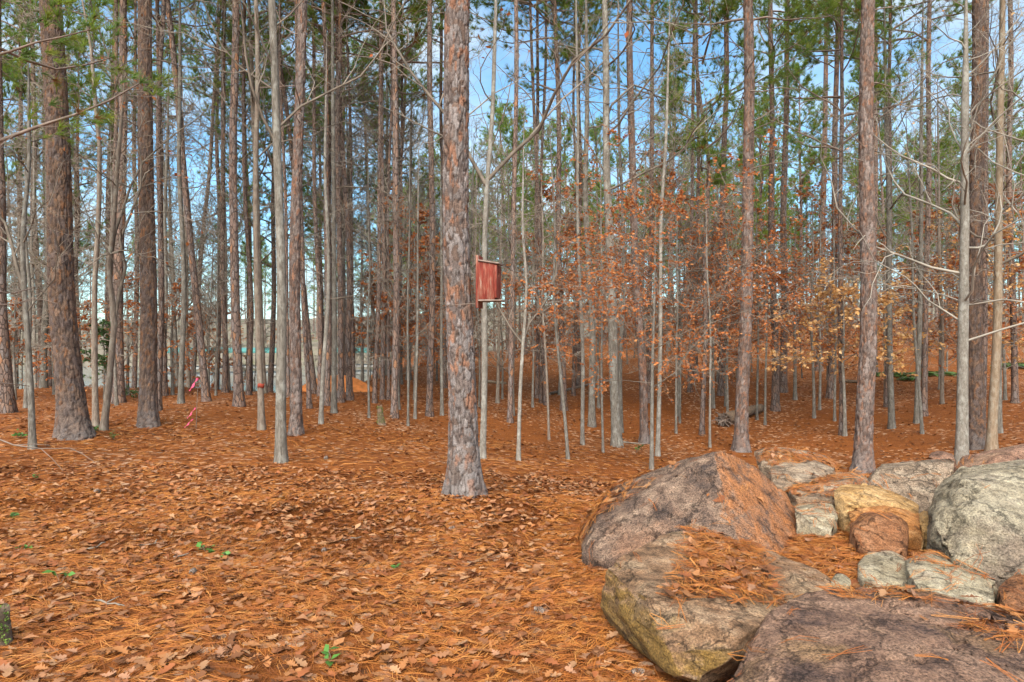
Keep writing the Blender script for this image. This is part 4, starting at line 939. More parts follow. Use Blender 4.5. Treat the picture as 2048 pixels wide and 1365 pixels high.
# ------------------------------------------------------------------ the litter on the forest floor
G = np.random.default_rng(21)
def oak_template(k):
    R = random.Random(k); xs = [0, 0.14, 0.25, 0.34, 0.47, 0.56, 0.70, 0.79, 0.90, 1.0]; ws = [0.015, 0.05, 0.19, 0.09, 0.30, 0.13, 0.33, 0.16, 0.18, 0.01]
    ws = [w*R.uniform(0.8, 1.2) for w in ws]; c1 = R.uniform(0.0, 0.7); c2 = R.uniform(-0.16, 0.16); tw = R.uniform(-0.3, 0.3); V, T = [], []
    for x, w in zip(xs, ws):
        zc = c2*math.sin(x*3.1)+0.03
        for s in (-1, 0, 1): V.append((x-0.5, s*w+0.05*math.sin(x*4+k), zc+c1*w*w*1.6*abs(s)+tw*s*w*(x-0.3)))
    for i in range(len(xs)-1):
        a = i*3; T += [(a, a+3, a+4), (a, a+4, a+1), (a+1, a+4, a+5), (a+1, a+5, a+2)]
    return np.array(V), np.array(T)
def small_template(k):
    R = random.Random(k+50); z = R.uniform(0.05, 0.3)
    V = np.array([(-0.5, 0, 0), (-0.1, 0.27, z), (0.1, -0.25, z*0.7), (0.5, 0.03, -0.02+R.uniform(0, 0.2)), (0, 0, 0.02)]); return V, np.array([(0, 4, 1), (0, 2, 4), (4, 3, 1), (4, 2, 3)])
OAK = [oak_template(k) for k in range(10)]; SML = [small_template(k) for k in range(8)]
LEAFC = np.array([(0.36, 0.155, 0.058), (0.32, 0.115, 0.036), (0.35, 0.175, 0.095), (0.20, 0.08, 0.032), (0.39, 0.205, 0.10), (0.34, 0.14, 0.048), (0.28, 0.092, 0.032), (0.36, 0.165, 0.075), (0.26, 0.10, 0.04)])

def spots(n, dlo, dhi, power, umin=-420, umax=2200):
    d = dlo+(dhi-dlo)*G.random(n)**power; u = G.uniform(umin, umax, n); return (u-CU)/F*d, d
def ground_normals(x, y):
    e = 0.05; dx = (gh(x+e, y)-gh(x-e, y))/(2*e); dy = (gh(x, y+e)-gh(x, y-e))/(2*e); n = np.stack([-dx, -dy, np.ones_like(dx)], 1); return n/np.linalg.norm(n, axis=1, keepdims=True)
def leaf_density(x, y): return 0.55+0.6*fbm(np.stack([x*0.35, y*0.35, 0*x+2], 1), 3)

# leaves
x1, y1 = spots(18000, 2.4, 9.0, 0.62); k = G.random(len(x1)) < leaf_density(x1, y1)+0.15; x1, y1 = x1[k], y1[k]
k1, z1, n1 = settle(x1, y1); x1, y1 = x1[k1], y1[k1]
order = np.argsort(y1+np.where((np.abs(x1/y1) > 0.77) | (y1 < 3.05), 50, 0)); single = order[:300]; rest = order[300:]
def leaf_arrays(x, y, z, nor, temps, lo, hi, lift):
    n = len(x); wh = G.integers(0, len(temps), n); parts = []
    for t in range(len(temps)):
        s = wh == t
        if not s.any(): continue
        m = s.sum(); ax = G.normal(size=(m, 3)); nn = nor[s]+G.normal(0, 0.17, (m, 3)); ax -= nn*(ax*nn).sum(1, keepdims=True)/(nn*nn).sum(1, keepdims=True)
        col = LEAFC[G.integers(0, len(LEAFC), m)]*G.uniform(0.62, 1.08, (m, 1))
        V, T, C = stamp(temps[t][0], temps[t][1], np.stack([x[s], y[s], z[s]+lift*G.uniform(0.4, 1.6, m)], 1), ax, nn, G.uniform(lo, hi, m), col); parts.append((V, None, T, C))
    return merge(parts)
near = rest[y1[rest] < 6.2]; nfar = rest[y1[rest] >= 6.2]
A = leaf_arrays(x1[near], y1[near], z1[near], n1[near], OAK+SML[:4], 0.04, 0.105, 0.020)
B = leaf_arrays(x1[nfar], y1[nfar], z1[nfar], n1[nfar], SML, 0.05, 0.105, 0.02)
x2, y2 = spots(30000, 8.5, 30, 0.62); k = G.random(len(x2)) < leaf_density(x2, y2); x2, y2 = x2[k], y2[k]
C_ = leaf_arrays(x2, y2, gh(x2, y2), ground_normals(x2, y2), SML, 0.055, 0.12, 0.018)
V, Q, T, C = merge([A, B, C_])
fl = link('fallen_leaves', mesh_from('fallen_leaves', V, None, T, M['litter_leaf'], True, C)); tag(fl, 'brown and tan fallen oak leaves scattered over the forest floor', 'leaves', None, 'stuff')
leaf_meshes = []
for t in range(24):
    v, f = OAK[t % len(OAK)]; leaf_meshes.append(mesh_from('oak_leaf', v, None, f, M['litter_leaf'], True, np.repeat(LEAFC[None, t % len(LEAFC)]*random.Random(t).uniform(0.7, 1.08), len(v), 0)))
Rl = random.Random(9)
for q, i in enumerate(single):
    nn = Vector(n1[i])+Vector((Rl.gauss(0, .2), Rl.gauss(0, .2), 0)); ax = rnd_perp(Rl, nn.normalized()); nn.normalize(); yv = nn.cross(ax)
    s = Rl.uniform(0.05, 0.11); m = Matrix((ax*s, yv*s, nn*s)).transposed().to_4x4(); m.translation = Vector((x1[i], y1[i], z1[i]+0.03))
    o = link('oak_leaf', leaf_meshes[q % 24], ground); o.matrix_local = m

# pine needles: thin curved ribbons lying in bundles
def needles(x, y, z, nor, cols, L=0.17, w=0.0026, pile=0.02, fan=0.22, az=None):
    n = len(x); rep = 3
    X = np.repeat(np.stack([x, y, z], 1), rep, 0); N = np.repeat(nor, rep, 0); m = len(X)
    a = np.repeat(G.uniform(0, 2*math.pi, n) if az is None else az, rep)+G.normal(0, fan, m)
    ax = np.stack([np.cos(a), np.sin(a), np.zeros(m)], 1); ax -= N*(ax*N).sum(1, keepdims=True); ax += N*np.repeat(G.normal(0.02, 0.10, n), rep)[:, None]
    ax /= np.linalg.norm(ax, axis=1, keepdims=True); side = np.cross(N, ax); side /= np.linalg.norm(side, axis=1, keepdims=True)
    l_ = (L*np.repeat(G.uniform(0.65, 1.15, n), rep))[:, None]; cv = G.normal(0, 0.10, (m, 1))*l_; up = np.repeat(G.uniform(0.002, pile, n), rep)[:, None]; arch = np.abs(G.normal(0, 0.05, (m, 1)))*l_
    wv = side*w*0.5*G.uniform(0.7, 1.3, (m, 1)); tl = N*(w*0.35)
    p0 = X+N*up-ax*l_*0.5; p1 = X+N*(up+arch)+side*cv; p2 = X+N*up+ax*l_*0.5
    V = np.stack([p0-wv, p0+wv+tl, p1-wv, p1+wv+tl, p2-wv*0.5, p2+wv*0.5+tl], 1).reshape(-1, 3)
    b = (np.arange(m)*6)[:, None]; Q = np.concatenate([b+np.array([[0, 1, 3, 2]]), b+np.array([[2, 3, 5, 4]])])
    C = np.repeat(np.repeat(cols, rep, 0)*G.uniform(0.8, 1.2, (m, 1)), 6, 0)
    return V, Q, None, C
NC = np.array([(0.33, 0.110, 0.020), (0.38, 0.138, 0.028), (0.25, 0.075, 0.017), (0.29, 0.090, 0.019), (0.42, 0.175, 0.045), (0.18, 0.058, 0.018)])
xs, ys = spots(27000, 2.4, 7.6, 0.60)
ks, zs, ns = settle(xs, ys); xs, ys = xs[ks], ys[ks]
azf = fbm(np.stack([xs*0.9, ys*0.9, 0*xs+7], 1), 2)*5+G.normal(0, 0.9, len(xs))
A = needles(xs, ys, zs, ns, NC[G.integers(0, len(NC), len(xs))], az=azf)
xs, ys = spots(11000, 7.0, 14.0, 0.65)
B = needles(xs, ys, gh(xs, ys), ground_normals(xs, ys), NC[G.integers(0, len(NC), len(xs))], 0.18, 0.0045, 0.02)
xs = G.uniform(0.3, 3.6, 19000); ys = G.uniform(2.2, 7.2, 19000)                        # thicker drifts on and between the boulders
ks, zs, ns = settle(xs, ys); xs, ys = xs[ks], ys[ks]
Cn = needles(xs, ys, zs, ns, NC[G.integers(0, len(NC), len(xs))], 0.16, 0.0026, 0.03)
V, Q, T, C = merge([A, B, Cn])
nl = link('pine_needle_litter', mesh_from('pine_needle_litter', V, Q, None, M['litter_needle'], True, C)); tag(nl, 'orange fallen pine needles matted over the ground and boulders', 'needles', None, 'stuff')
xs = G.uniform(0.75, 1.75, 130); ys = G.uniform(3.3, 4.6, 130); ks, zs, ns = settle(xs, ys); xs, ys = xs[ks], ys[ks]
V, Q, T, C = leaf_arrays(xs, ys, zs, ns, OAK, 0.06, 0.11, 0.025)
bl = link('leaf_litter', mesh_from('leaf_litter', V, None, T, M['litter_leaf'], True, C)); tag(bl, 'dry leaves lying with the needles on the flat topped boulder', 'leaves', None, 'stuff')

# ------------------------------------------------------------------ the red birdhouse on the centre pine
mr, n, l, b = new_mat('weathered_red_paint', 0.8, 0.2)
nz = node(n, 'ShaderNodeTexNoise', Scale=9.0, Detail=6.0, Roughness=0.7); l.new(obj_coords(n, l, (2.2, 2.2, 0.35)), nz.inputs['Vector'])
gn_ = node(n, 'ShaderNodeTexNoise', Scale=120.0, Detail=3.0); l.new(obj_coords(n, l, (1, 1, 0.06)), gn_.inputs['Vector'])
r1 = ramp(n, [(0.34, (0.085, 0.016, 0.011)), (0.48, (0.185, 0.030, 0.018)), (0.57, (0.23, 0.075, 0.048)), (0.66, (0.27, 0.185, 0.14))]); l.new(nz.outputs['Fac'], r1.inputs[0])
r2 = ramp(n, [(0.3, (0.72,)*3), (0.7, (1.2,)*3)]); l.new(gn_.outputs['Fac'], r2.inputs[0])
l.new(mixc(n, l, 1.0, r1.outputs[0], r2.outputs[0], 'MULTIPLY'), b.inputs['Base Color']); bump(n, l, b, gn_.outputs['Fac'], 0.5, 0.004)
M['red'] = mr; M['board'] = plain('bare_grey_board', (0.24, 0.17, 0.135), 0.85, 0.7, 1.25, 25.0)
D = MAIN.location.y; S = D/7.0
bh = empty('birdhouse', (MAIN.location.x+0.158*S, D-0.02, 1.945)); bh.rotation_euler = (0, 0, math.radians(-12)); bh.scale = (S, S, S)
tag(bh, 'weathered red wooden birdhouse strapped to the side of the centre pine', 'birdhouse')
def bev(name, geo, mat, parent, bevel=0.003, rot=None, loc=None):
    o = link(name, mesh_from(name, geo[0], geo[1], None, mat, False), parent, loc, rot); md = o.modifiers.new('bevel', 'BEVEL'); md.width = bevel; md.segments = 2; return o
bev('back_board', box_geo(-0.012, 0.012, -0.10, 0.10, 0.0, 0.535), M['red'], bh)
def wedge(x0, x1, y0, y1, z0, za, zb):
    V, Q = box_geo(x0, x1, y0, y1, z0, za); V[(V[:, 0] == x1) & (V[:, 2] == za), 2] = zb; return V, Q
bev('side_panel', wedge(0.013, 0.185, -0.10, -0.083, 0.085, 0.470, 0.440), M['red'], bh)
bev('side_panel', wedge(0.013, 0.185, 0.083, 0.10, 0.085, 0.470, 0.440), M['red'], bh)
# the front: boards round the entrance hole
fp = empty('front_panel', (0, 0, 0)); fp.parent = bh
import bmesh
bm = bmesh.new(); ring = []
for i in range(24):
    a = i/24*2*math.pi; ring.append((0.03*math.cos(a), 0.345+0.03*math.sin(a)))
outer = []
for i in range(24):
    a = i/24*2*math.pi; c_, s_ = math.cos(a), math.sin(a); k_ = min(0.10/abs(c_) if abs(c_) > 1e-6 else 9, (0.088 if s_ > 0 else 0.245)/abs(s_) if abs(s_) > 1e-6 else 9); outer.append((k_*c_, 0.345+k_*s_))
vv = [[bm.verts.new((x_, q[0], q[1])) for q in L_] for x_ in (0.187, 0.204) for L_ in (ring, outer)]
for i in range(24):
    j = (i+1) % 24
    for a, b2 in ((0, 1), (2, 3), (0, 2), (1, 3)): bm.faces.new((vv[a][i], vv[a][j], vv[b2][j], vv[b2][i]))
bmesh.ops.recalc_face_normals(bm, faces=bm.faces[:]); mf = bpy.data.meshes.new('front_board'); bm.to_mesh(mf); bm.free(); mf.materials.append(M['red']); link('front_board', mf, fp)
bev('trim_strip', box_geo(0.188, 0.212, -0.124, -0.102, 0.098, 0.425), M['red'], bh, 0.002)
bev('roof', wedge(0.0145, 0.232, -0.118, 0.118, 0.0, 0.014, 0.014), M['board'], bh, 0.003, (0, math.radians(9.6), 0), (0, 0, 0.476))
bev('floor_board', box_geo(0.0135, 0.255, -0.102, 0.102, 0.068, 0.084), M['board'], bh)
wr = link('wire', None, None) if False else None
ang = np.linspace(0, 2*math.pi, 40); rr = 0.172
V, Q = tubes([([Vector((-0.158+rr*math.cos(a), 0.02+rr*math.sin(a), 0.055-0.03*math.sin(a*0.5))) for a in ang], [0.0035]*40)], 5)
link('strap_wire', mesh_from('strap_wire', V, Q, None, M['branch']), bh)

# ------------------------------------------------------------------ flags, tag, stump, logs, sticks, cones, green plants
def plain_flat(name, c, rough=0.6):
    return plain(name, c, rough, 0.85, 1.12, 8.0)
M['pink'] = plain_flat('pink_flagging', (0.70, 0.10, 0.18), 0.5); M['tag'] = plain_flat('red_tag_plastic', (0.26, 0.045, 0.025), 0.6)
fg = on_ground(392, 858); R = random.Random(4)
fs = empty('flag_stake', fg); tag(fs, 'thin stake with bright pink flagging tape at the left', 'stake')
hs = 102/F*fg.y
V, Q = tubes([([Vector((0, 0, -0.05)), Vector((0.02, 0, hs*0.5)), Vector((0.045, 0, hs))], [0.006, 0.005, 0.004])], 6); link('stick', mesh_from('stick', V, Q, None, M['branch']), fs)
def ribbon(pts, w):
    V, Q = [], []
    for i, p in enumerate(pts): s = w*(0.6+0.4*math.sin(i*1.9+1)); V += [(p[0]-s, p[1], p[2]), (p[0]+s, p[1]-0.02, p[2]), (p[0]+s, p[1]-0.017, p[2]), (p[0]-s, p[1]+0.003, p[2])]
    for i in range(len(pts)-1):
        for k in range(4): Q.append((i*4+k, i*4+(k+1) % 4, i*4+4+(k+1) % 4, i*4+4+k))
    return np.array(V), np.array(Q)
for zz, ln, w, dx in ((hs, 0.24, 0.034, 0.045), (hs*0.42, 0.20, 0.024, 0.0), (hs*0.20, 0.16, 0.024, -0.05)):
    V, Q = ribbon([(dx-0.02*k+0.012*math.sin(k*2), -0.02-0.01*k, zz-ln*k/6) for k in range(7)], w); link('ribbon', mesh_from('ribbon', V, Q, None, M['pink']), fs)
tg = on_ground(523, 860); zt = CAMZ-(771-CV)/F*tg.y; rt_ = 11/2/F*tg.y+0.006
ths = np.linspace(0, 2*math.pi, 25); V, Q = [], []
for a in ths[:-1]:
    for rr_, z_ in ((rt_, -0.04), (rt_+0.004, -0.04), (rt_+0.004, 0.04), (rt_, 0.04)): V.append((rr_*math.cos(a), rr_*math.sin(a), z_+0.01*math.sin(3*a)))
for i in range(24):
    for k in range(4): Q.append((i*4+k, i*4+(k+1) % 4, ((i+1) % 24)*4+(k+1) % 4, ((i+1) % 24)*4+k))
tx = tg.x+math.tan(lean_of(523, 860, 512))*(zt-tg.z)
o = link('tree_tag', mesh_from('tree_tag', V, Q, None, M['tag']), None, (tx, tg.y, zt)); tag(o, 'red marker band round the dark footed tree left of the flared grey tree', 'marker band')

sg = on_ground(763, 850); M['rot'] = plain('rotten_wood', (0.17, 0.115, 0.075), 0.9, 0.5, 1.4, 30.0); M['moss'] = plain('moss', (0.13, 0.19, 0.03), 0.95, 0.6, 1.5, 60.0)
def snag(loc, r, h, seed, name, label, moss=True, tilt=0.0):
    n, sides = 14, 18; V, Q = [], []
    for i in range(n):
        t = i/(n-1)
        for k in range(sides):
            a = k/sides*2*math.pi; jag = 0.55+0.45*float(vnoise(np.array([[math.cos(a)*2+seed, math.sin(a)*2, 1.0]]))[0]) if i > n*0.5 else 1
            zz = h*t*(1 if i <= n*0.5 else (0.5+0.5*jag)/(1.0)); rr_ = r*(1+0.55*math.exp(-t*7)-0.35*t)*(1+0.12*float(vnoise(np.array([[math.cos(a)*2.5, math.sin(a)*2.5, t*3+seed]]))[0])); V.append((rr_*math.cos(a)-0.12*r*t, rr_*math.sin(a), zz-0.05))
    for i in range(n-1):
        for k in range(sides): Q.append((i*sides+k, i*sides+(k+1) % sides, (i+1)*sides+(k+1) % sides, (i+1)*sides+k))
    T = [((n-1)*sides+k, (n-1)*sides+(k+1) % sides, len(V)) for k in range(sides)]; V.append((0, 0, h*0.55))
    root = empty(name, loc, (0, tilt, 0)); tag(root, label, 'stump'); link('wood', mesh_from('wood', V, Q, T, M['rot']), root)
    if moss:
        g = np.random.default_rng(seed); m = 500; a = g.uniform(-2.6, -0.3, m); t = g.uniform(0.1, 0.75, m)**1.0; rr_ = r*(1+0.55*np.exp(-t*7)-0.35*t)*1.03
        pos = np.stack([rr_*np.cos(a)-0.12*r*t, rr_*np.sin(a), h*t], 1); k = fbm(pos*6/r*0.2+seed, 2) > -0.1; pos = pos[k]; nr = np.stack([np.cos(a), np.sin(a), 0*a+0.4], 1)[k]
        col = np.array([(0.13, 0.20, 0.035)])*g.uniform(0.6, 1.6, (len(pos), 1)); V, T, C = stamp(LEAF_V, LEAF_T, pos, nr+g.normal(0, .5, nr.shape), g.normal(size=nr.shape), g.uniform(0.25, 0.5, len(pos))*r*0.6, col)
        o = link('moss', mesh_from('moss', V, None, T, M['green'], False, C), root); o['kind'] = 'stuff'
snag(sg, 0.085*sg.y/16, 0.58*sg.y/16, 3, 'stump', 'broken mossy stump left of centre among the pines', True, -0.08)
mg = on_ground(-6, 1290); snag(mg, 0.07, 0.30, 8, 'stump', 'small stump with bright moss at the bottom left edge', True, 0.1)

def log(name, p0, p1, r, label, root_end=False, seed=0, mat='rot'):
    R = random.Random(seed); p0, p1 = Vector(p0), Vector(p1); root = empty(name, p0); tag(root, label, 'log'); ax = p1-p0; n = 12
    pts = [ax*(i/(n-1))+Vector((R.gauss(0, .02), R.gauss(0, .02), R.gauss(0, .012)))*r*8*0.3 for i in range(n)]; V, Q = tubes([(pts, [r*(1-0.35*i/(n-1)) for i in range(n)])], 12)
    V = V+0.10*r*vnoise(V*5/r*0.3)[:, None]; k = len(V); V = np.concatenate([V, [pts[0][:], pts[-1][:]]]); T = [(i, (i+1) % 12, k) for i in range(12)]+[(k-12+i, k-12+(i+1) % 12, k+1) for i in range(12)]
    link('wood', mesh_from('wood', V, Q, T, M[mat]), root)
    if root_end:
        paths = []; d = -ax.normalized()
        for j in range(46):
            q = Vector((0, 0, 0)); dd = (d*0.25+rnd_perp(R, d)).normalized(); L_ = r*R.uniform(1.0, 1.9); pp = [q.copy()]
            for s_ in range(4): dd = (dd+Vector((R.gauss(0, .35), R.gauss(0, .35), R.gauss(0, .35)))).normalized(); q = q+dd*L_/4; pp.append(q.copy())
            paths.append((pp, [r*0.22, r*0.17, r*0.12, r*0.08, r*0.04]))
        V, Q = tubes(paths, 5); link('roots', mesh_from('roots', V, Q, None, M['branch']), root)
a = on_ground(1447, 852); b_ = on_ground(1520, 826); rl = 13/F*a.y
log('fallen_log', (a.x, a.y, a.z+rl*0.95), (b_.x, b_.y, b_.z+rl*0.9), rl, 'fallen log with a dark ragged root end behind the tall slender pine', True, 5)
def flog(u0, v0, u1, v1, wpx, label, seed, mat='rot'):
    a = on_ground(u0, v0); b_ = on_ground(u1, v1); r = wpx/2/F*a.y; log('fallen_log', (a.x, a.y, a.z+r*0.8), (b_.x, b_.y, b_.z+r*0.8), r, label, False, seed, mat)
flog(972, 766, 1012, 769, 7, 'short pale fallen log right of the birdhouse pine', 6, 'tan')
flog(1100, 790, 1215, 762, 6, 'long thin fallen pole between the pale stem and straight grey tree', 7, 'brown')
flog(1690, 765, 1735, 768, 7, 'mossy fallen log left of the tall pink grey pine', 8)
flog(1235, 885, 1290, 890, 4, 'thin fallen branch at the foot of the straight grey tree', 9, 'brown')
def stick(u0, v0, u1, v1, r, label, seed):
    a = on_ground(u0, v0); b_ = on_ground(u1, v1); R = random.Random(seed); up = Vector((0, 0, 0.02)); p = [a.lerp(b_, t/6)+up+Vector((R.gauss(0, .012), R.gauss(0, .012), R.gauss(0, .006))) for t in range(7)]; q = [x-a for x in p]
    paths = [(q, [r*(1-0.1*i) for i in range(7)])]
    for k in (2, 4): e = q[k]+Vector((R.uniform(-.09, .09), R.uniform(-.09, .09), 0.015)); paths.append(([q[k], q[k].lerp(e, 0.5), e], [r*0.6, r*0.5, r*0.3]))
    V, Q = tubes(paths, 6); o = link('stick', mesh_from('stick', V, Q, None, M['twig']), None, a); tag(o, label, 'stick', 'sticks lying on the forest floor')
stick(160, 1108, 210, 1092, 0.010, 'dark stick lying among leaves at the lower left', 1)
stick(275, 1097, 330, 1090, 0.010, 'dark stick right of the other dark stick at lower left', 2)
stick(345, 1120, 382, 1113, 0.007, 'short grey twig left of the green seedlings', 3)
stick(188, 1208, 250, 1220, 0.007, 'grey twig under leaves at the bottom left', 4)
stick(690, 1085, 725, 1080, 0.008, 'grey twig lying in front of the centre pine', 5)

def cone(loc, L, label, seed):
    R = random.Random(seed); V, T = [], []; n = 60
    for k in range(n):
        t = (k+0.5)/n; a = k*2.39996; rr_ = L*0.28*math.sin(math.pi*(0.12+0.83*t))**0.7; z = L*(t-0.5)*0.95
        c = Vector((rr_*math.cos(a), rr_*math.sin(a), z)); o_ = Vector((math.cos(a), math.sin(a), 0.35)).normalized(); s = Vector((-math.sin(a), math.cos(a), 0)); w = L*0.10; i = len(V)
        V += [(c*0.35)[:], (c+s*w)[:], (c+o_*L*0.12)[:], (c-s*w)[:], (c+Vector((0, 0, -L*0.05)))[:]]; T += [(i, i+1, i+2), (i, i+2, i+3), (i+1, i+4, i+2), (i+2, i+4, i+3)]
    o = link('pine_cone', mesh_from('pine_cone', V, None, T, M['cone'], False), None, loc+Vector((0, 0, L*0.3)), (R.uniform(1.2, 1.8), R.uniform(-.3, .3), R.uniform(0, 6))); tag(o, label, 'pine cone', 'pine cones on the forest floor')
M['cone'] = plain('pine_cone_scales', (0.20, 0.15, 0.12), 0.8, 0.5, 1.5, 90.0)
for u, v, L, lab in ((1277, 1357, 0.07, 'pine cone at the bottom foot of the ochre sided boulder'), (386, 1150, 0.07, 'grey pine cone below the green seedlings at lower left'), (648, 1107, 0.06, 'pine cone in front and left of the centre pine'),
                     (1078, 1228, 0.07, 'pine cone between the centre foreground and the ochre boulder'), (903, 1062, 0.06, 'pine cone just in front of the centre pine'), (652, 920, 0.09, 'pale cone right of the flared grey tree'), (195, 988, 0.08, 'dark pine cone left of the green sprigs far left')):
    cone(on_ground(u, v), L, lab, u)

def seedling(u, v, size, n, label, seed, lw=0.045, col=(0.07, 0.16, 0.03)):
    g = on_ground(u, v); R = random.Random(seed); root = empty('seedling', g); tag(root, label, 'seedling', 'green seedlings in the leaf litter'); paths = []; pos, ax = [], []
    for k in range(n):
        d = Vector((R.gauss(0, .6), R.gauss(0, .6), 1)).normalized(); L_ = size*R.uniform(0.5, 1); e = d*L_; paths.append(([Vector((0, 0, 0)), e*0.5+Vector((0, 0, 0.01)), e], [0.002, 0.0016, 0.001]))
        for j in range(3): pos.append((e*(0.6+0.2*j))[:]); ax.append((R.gauss(0, 1), R.gauss(0, 1), R.uniform(-0.1, 0.5)))
    V, Q = tubes(paths, 4); link('stem', mesh_from('stem', V, Q, None, M['branch']), root)
    gg = np.random.default_rng(seed); m = len(pos); V, T, C = stamp(LEAF_V, LEAF_T, np.array(pos), np.array(ax), gg.normal(0, .4, (m, 3))+np.array([0, 0, 1.0]), gg.uniform(0.8, 1.4, m)*lw, np.array([col])*gg.uniform(0.7, 1.4, (m, 1)))
    link('leaves', mesh_from('leaves', V, None, T, M['green'], False, C), root)
for k, (u, v, s, n_, lw, lab) in enumerate(((28, 1040, 0.09, 5, 0.05, 'green seedling at the left edge of the foreground'), (414, 1108, 0.09, 4, 0.045, 'green seedling with upright leaves in the left foreground'), (446, 1120, 0.06, 3, 0.04, 'smaller green seedling right of the upright one'),
    (120, 1172, 0.10, 2, 0.06, 'single green sprout at the lower left'), (45, 1105, 0.08, 4, 0.03, 'tiny green tuft below the left edge seedling'), (664, 1325, 0.07, 2, 0.06, 'green leaf sprout at the bottom centre left'), (790, 1142, 0.05, 2, 0.045, 'single green leaf left of centre foreground'),
    (36, 878, 0.14, 6, 0.07, 'green plant beside the grey forking sapling'), (75, 960, 0.08, 4, 0.04, 'green sprig left behind the foreground leaves'), (228, 880, 0.16, 8, 0.06, 'green weed right of the massive left pine foot'), (1272, 905, 0.2, 6, 0.07, 'small green plant beside the straight grey tree'), (190, 866, 0.14, 10, 0.06, 'bright green weed at the massive left pine foot'))):
    seedling(u, v, s, n_, lab, 60+k, lw)
def fern(u, v, size, label, seed):
    g = on_ground(u, v); R = random.Random(seed); root = empty('fern', g); tag(root, label, 'fern', 'green ferns on the right slope'); P0, AX, paths = [], [], []
    for k in range(16):
        a = R.uniform(0, 6.28); d = Vector((math.cos(a), math.sin(a), 1.0)).normalized(); p = Vector((0, 0, 0)); pts = [p.copy()]
        for i in range(6): d = (d+Vector((0, 0, -0.22))).normalized(); p = p+d*size/6; pts.append(p.copy())
        paths.append((pts, [0.006]*7)); 
        for i in range(1, 7):
            s = d.cross(UP).normalized()
            for sg_ in (-1, 1): P0.append(pts[i][:]); AX.append((s*sg_+d*0.3)[:])
    V, Q = tubes(paths, 3); link('stalk', mesh_from('stalk', V, Q, None, M['branch']), root); gg = np.random.default_rng(seed); m = len(P0)
    V, T, C = stamp(LEAF_V, LEAF_T, np.array(P0), np.array(AX), gg.normal(0, .2, (m, 3))+np.array([0, 0, 1.0]), gg.uniform(0.8, 1.2, m)*size*0.35, np.array([(0.09, 0.15, 0.035)])*gg.uniform(0.7, 1.3, (m, 1))); link('fronds', mesh_from('fronds', V, None, T, M['green'], False, C), root)
fern(1790, 752, 0.75, 'green fern clump right of the tall pink grey pine', 1); fern(1868, 752, 0.9, 'wide green fern clump left of the pale grey right tree', 2); fern(1822, 760, 0.5, 'small fern between the two larger fern clumps', 3); fern(2035, 735, 0.9, 'green fern at the right edge on the slope', 4)
hg = on_ground(208, 800); hr = empty('holly_shrub', hg); tag(hr, 'dark green holly shrub between the thick left pines', 'shrub')
wood_tree(hr, 91, 2.2, 0.02, hg.y, M['grey'], M['twig'], None, first=0.1, nlimb=12, limb=0.4, levels=3, leaf=(3, 0.09, np.array([(0.06, 0.11, 0.035), (0.08, 0.13, 0.04)]), 0.3))

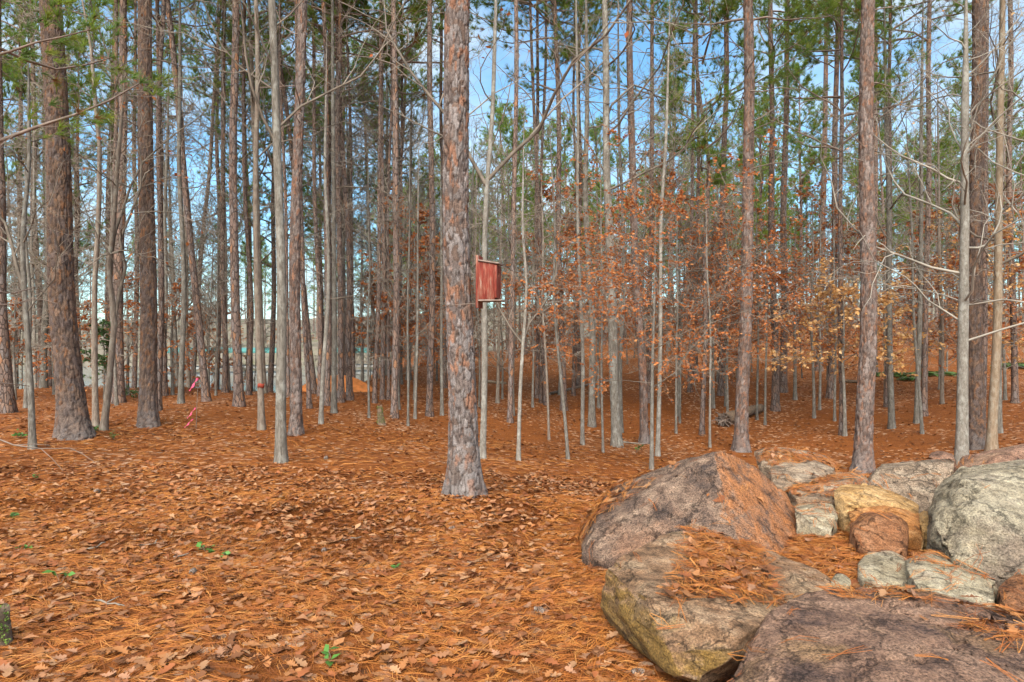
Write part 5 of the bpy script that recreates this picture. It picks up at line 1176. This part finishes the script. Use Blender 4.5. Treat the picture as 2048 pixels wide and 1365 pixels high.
# ------------------------------------------------------------------ the orange clay bank and the boat dock beyond
cg = on_ground(615, 790); V, Q = [], []
for i in range(13):
    for j in range(21):
        a, t = j/20*math.pi*2, i/12; V.append((cg.x+1.5*t*math.cos(a), cg.y+3.2+1.1*t*math.sin(a), gz(cg.x+1.5*t*math.cos(a), cg.y+3.2+1.1*t*math.sin(a))+0.62*(1-t*t)-0.05+0.05*math.sin(7*a+5*t)*t*(1-t)))
for i in range(12):
    for j in range(20): Q.append((i*21+j, i*21+j+1, (i+1)*21+j+1, (i+1)*21+j))
M['clay'] = plain('orange_clay', (0.60, 0.20, 0.055), 0.9, 0.75, 1.2, 5.0)
o = link('clay_bank', mesh_from('clay_bank', V, Q, None, M['clay'])); tag(o, 'bright orange clay bank at the lake edge behind the leaning pines', 'clay bank')
M['teal'] = plain('teal_metal', (0.07, 0.20, 0.18), 0.5, 0.9, 1.1, 1.0); M['white'] = plain('white_paint', (0.75, 0.75, 0.75), 0.6, 0.95, 1.05, 1.0); M['dock'] = plain('dock_grey', (0.32, 0.31, 0.29), 0.8, 0.8, 1.1, 2.0)
def dock(u0, u1, d, label):
    x0, x1 = (u0-CU)/F*d, (u1-CU)/F*d; root = empty('boat_dock', ((x0+x1)/2, d, LAKE_Z)); tag(root, label, 'dock', 'covered boat docks across the lake'); w = (x1-x0)/2; zr = CAMZ-(702-CV)/F*d-LAKE_Z
    bev('deck', box_geo(-w, w, -3, 3, 0.35, 0.6), M['dock'], root, 0.02)
    V = np.array([(-w-.4, -3.5, zr), (w+.4, -3.5, zr), (w+.4, 0, zr+0.5), (-w-.4, 0, zr+0.5), (-w-.4, 3.5, zr), (w+.4, 3.5, zr)]+[(-w-.4, -3.5, zr-.06), (w+.4, -3.5, zr-.06), (w+.4, 3.5, zr-.06), (-w-.4, 3.5, zr-.06)]); Q = [(0, 1, 2, 3), (3, 2, 5, 4), (6, 9, 8, 7), (0, 6, 7, 1), (4, 5, 8, 9)]; T = [(0, 3, 4), (1, 5, 2)]
    link('roof', mesh_from('roof', V, Q, T, M['teal'], False), root)
    bev('fascia', box_geo(-w-.4, w+.4, -3.62, -3.52, zr-0.22, zr+0.1), M['teal'], root, 0.01)
    n = max(3, int(2*w/3))
    for k in range(n+1): x = -w+2*w*k/n; bev('post', box_geo(x-.09, x+.09, -2.9, -2.72, 0.6, zr-0.07), M['dock'], root, 0.01)
dock(325, 440, 96, 'left teal roofed boat dock across the lake'); dock(455, 585, 100, 'middle teal roofed boat dock across the lake'); dock(655, 770, 104, 'right pale teal boat dock across the lake')
R = random.Random(17)
for k in range(9):
    u = 250+60*k+R.uniform(-15, 15); d = R.uniform(121, 128); x = (u-CU)/F*d; c = copy_tree(PS[2]); c.location = (x, d, max(gz(x, d), LAKE_Z)-0.1); c.scale = (1.2, 1.2, 0.75); tag(c, 'orange autumn bush on the far lake shore, '+ORD[k]+' from left', 'bush', 'orange bushes on the far shore')
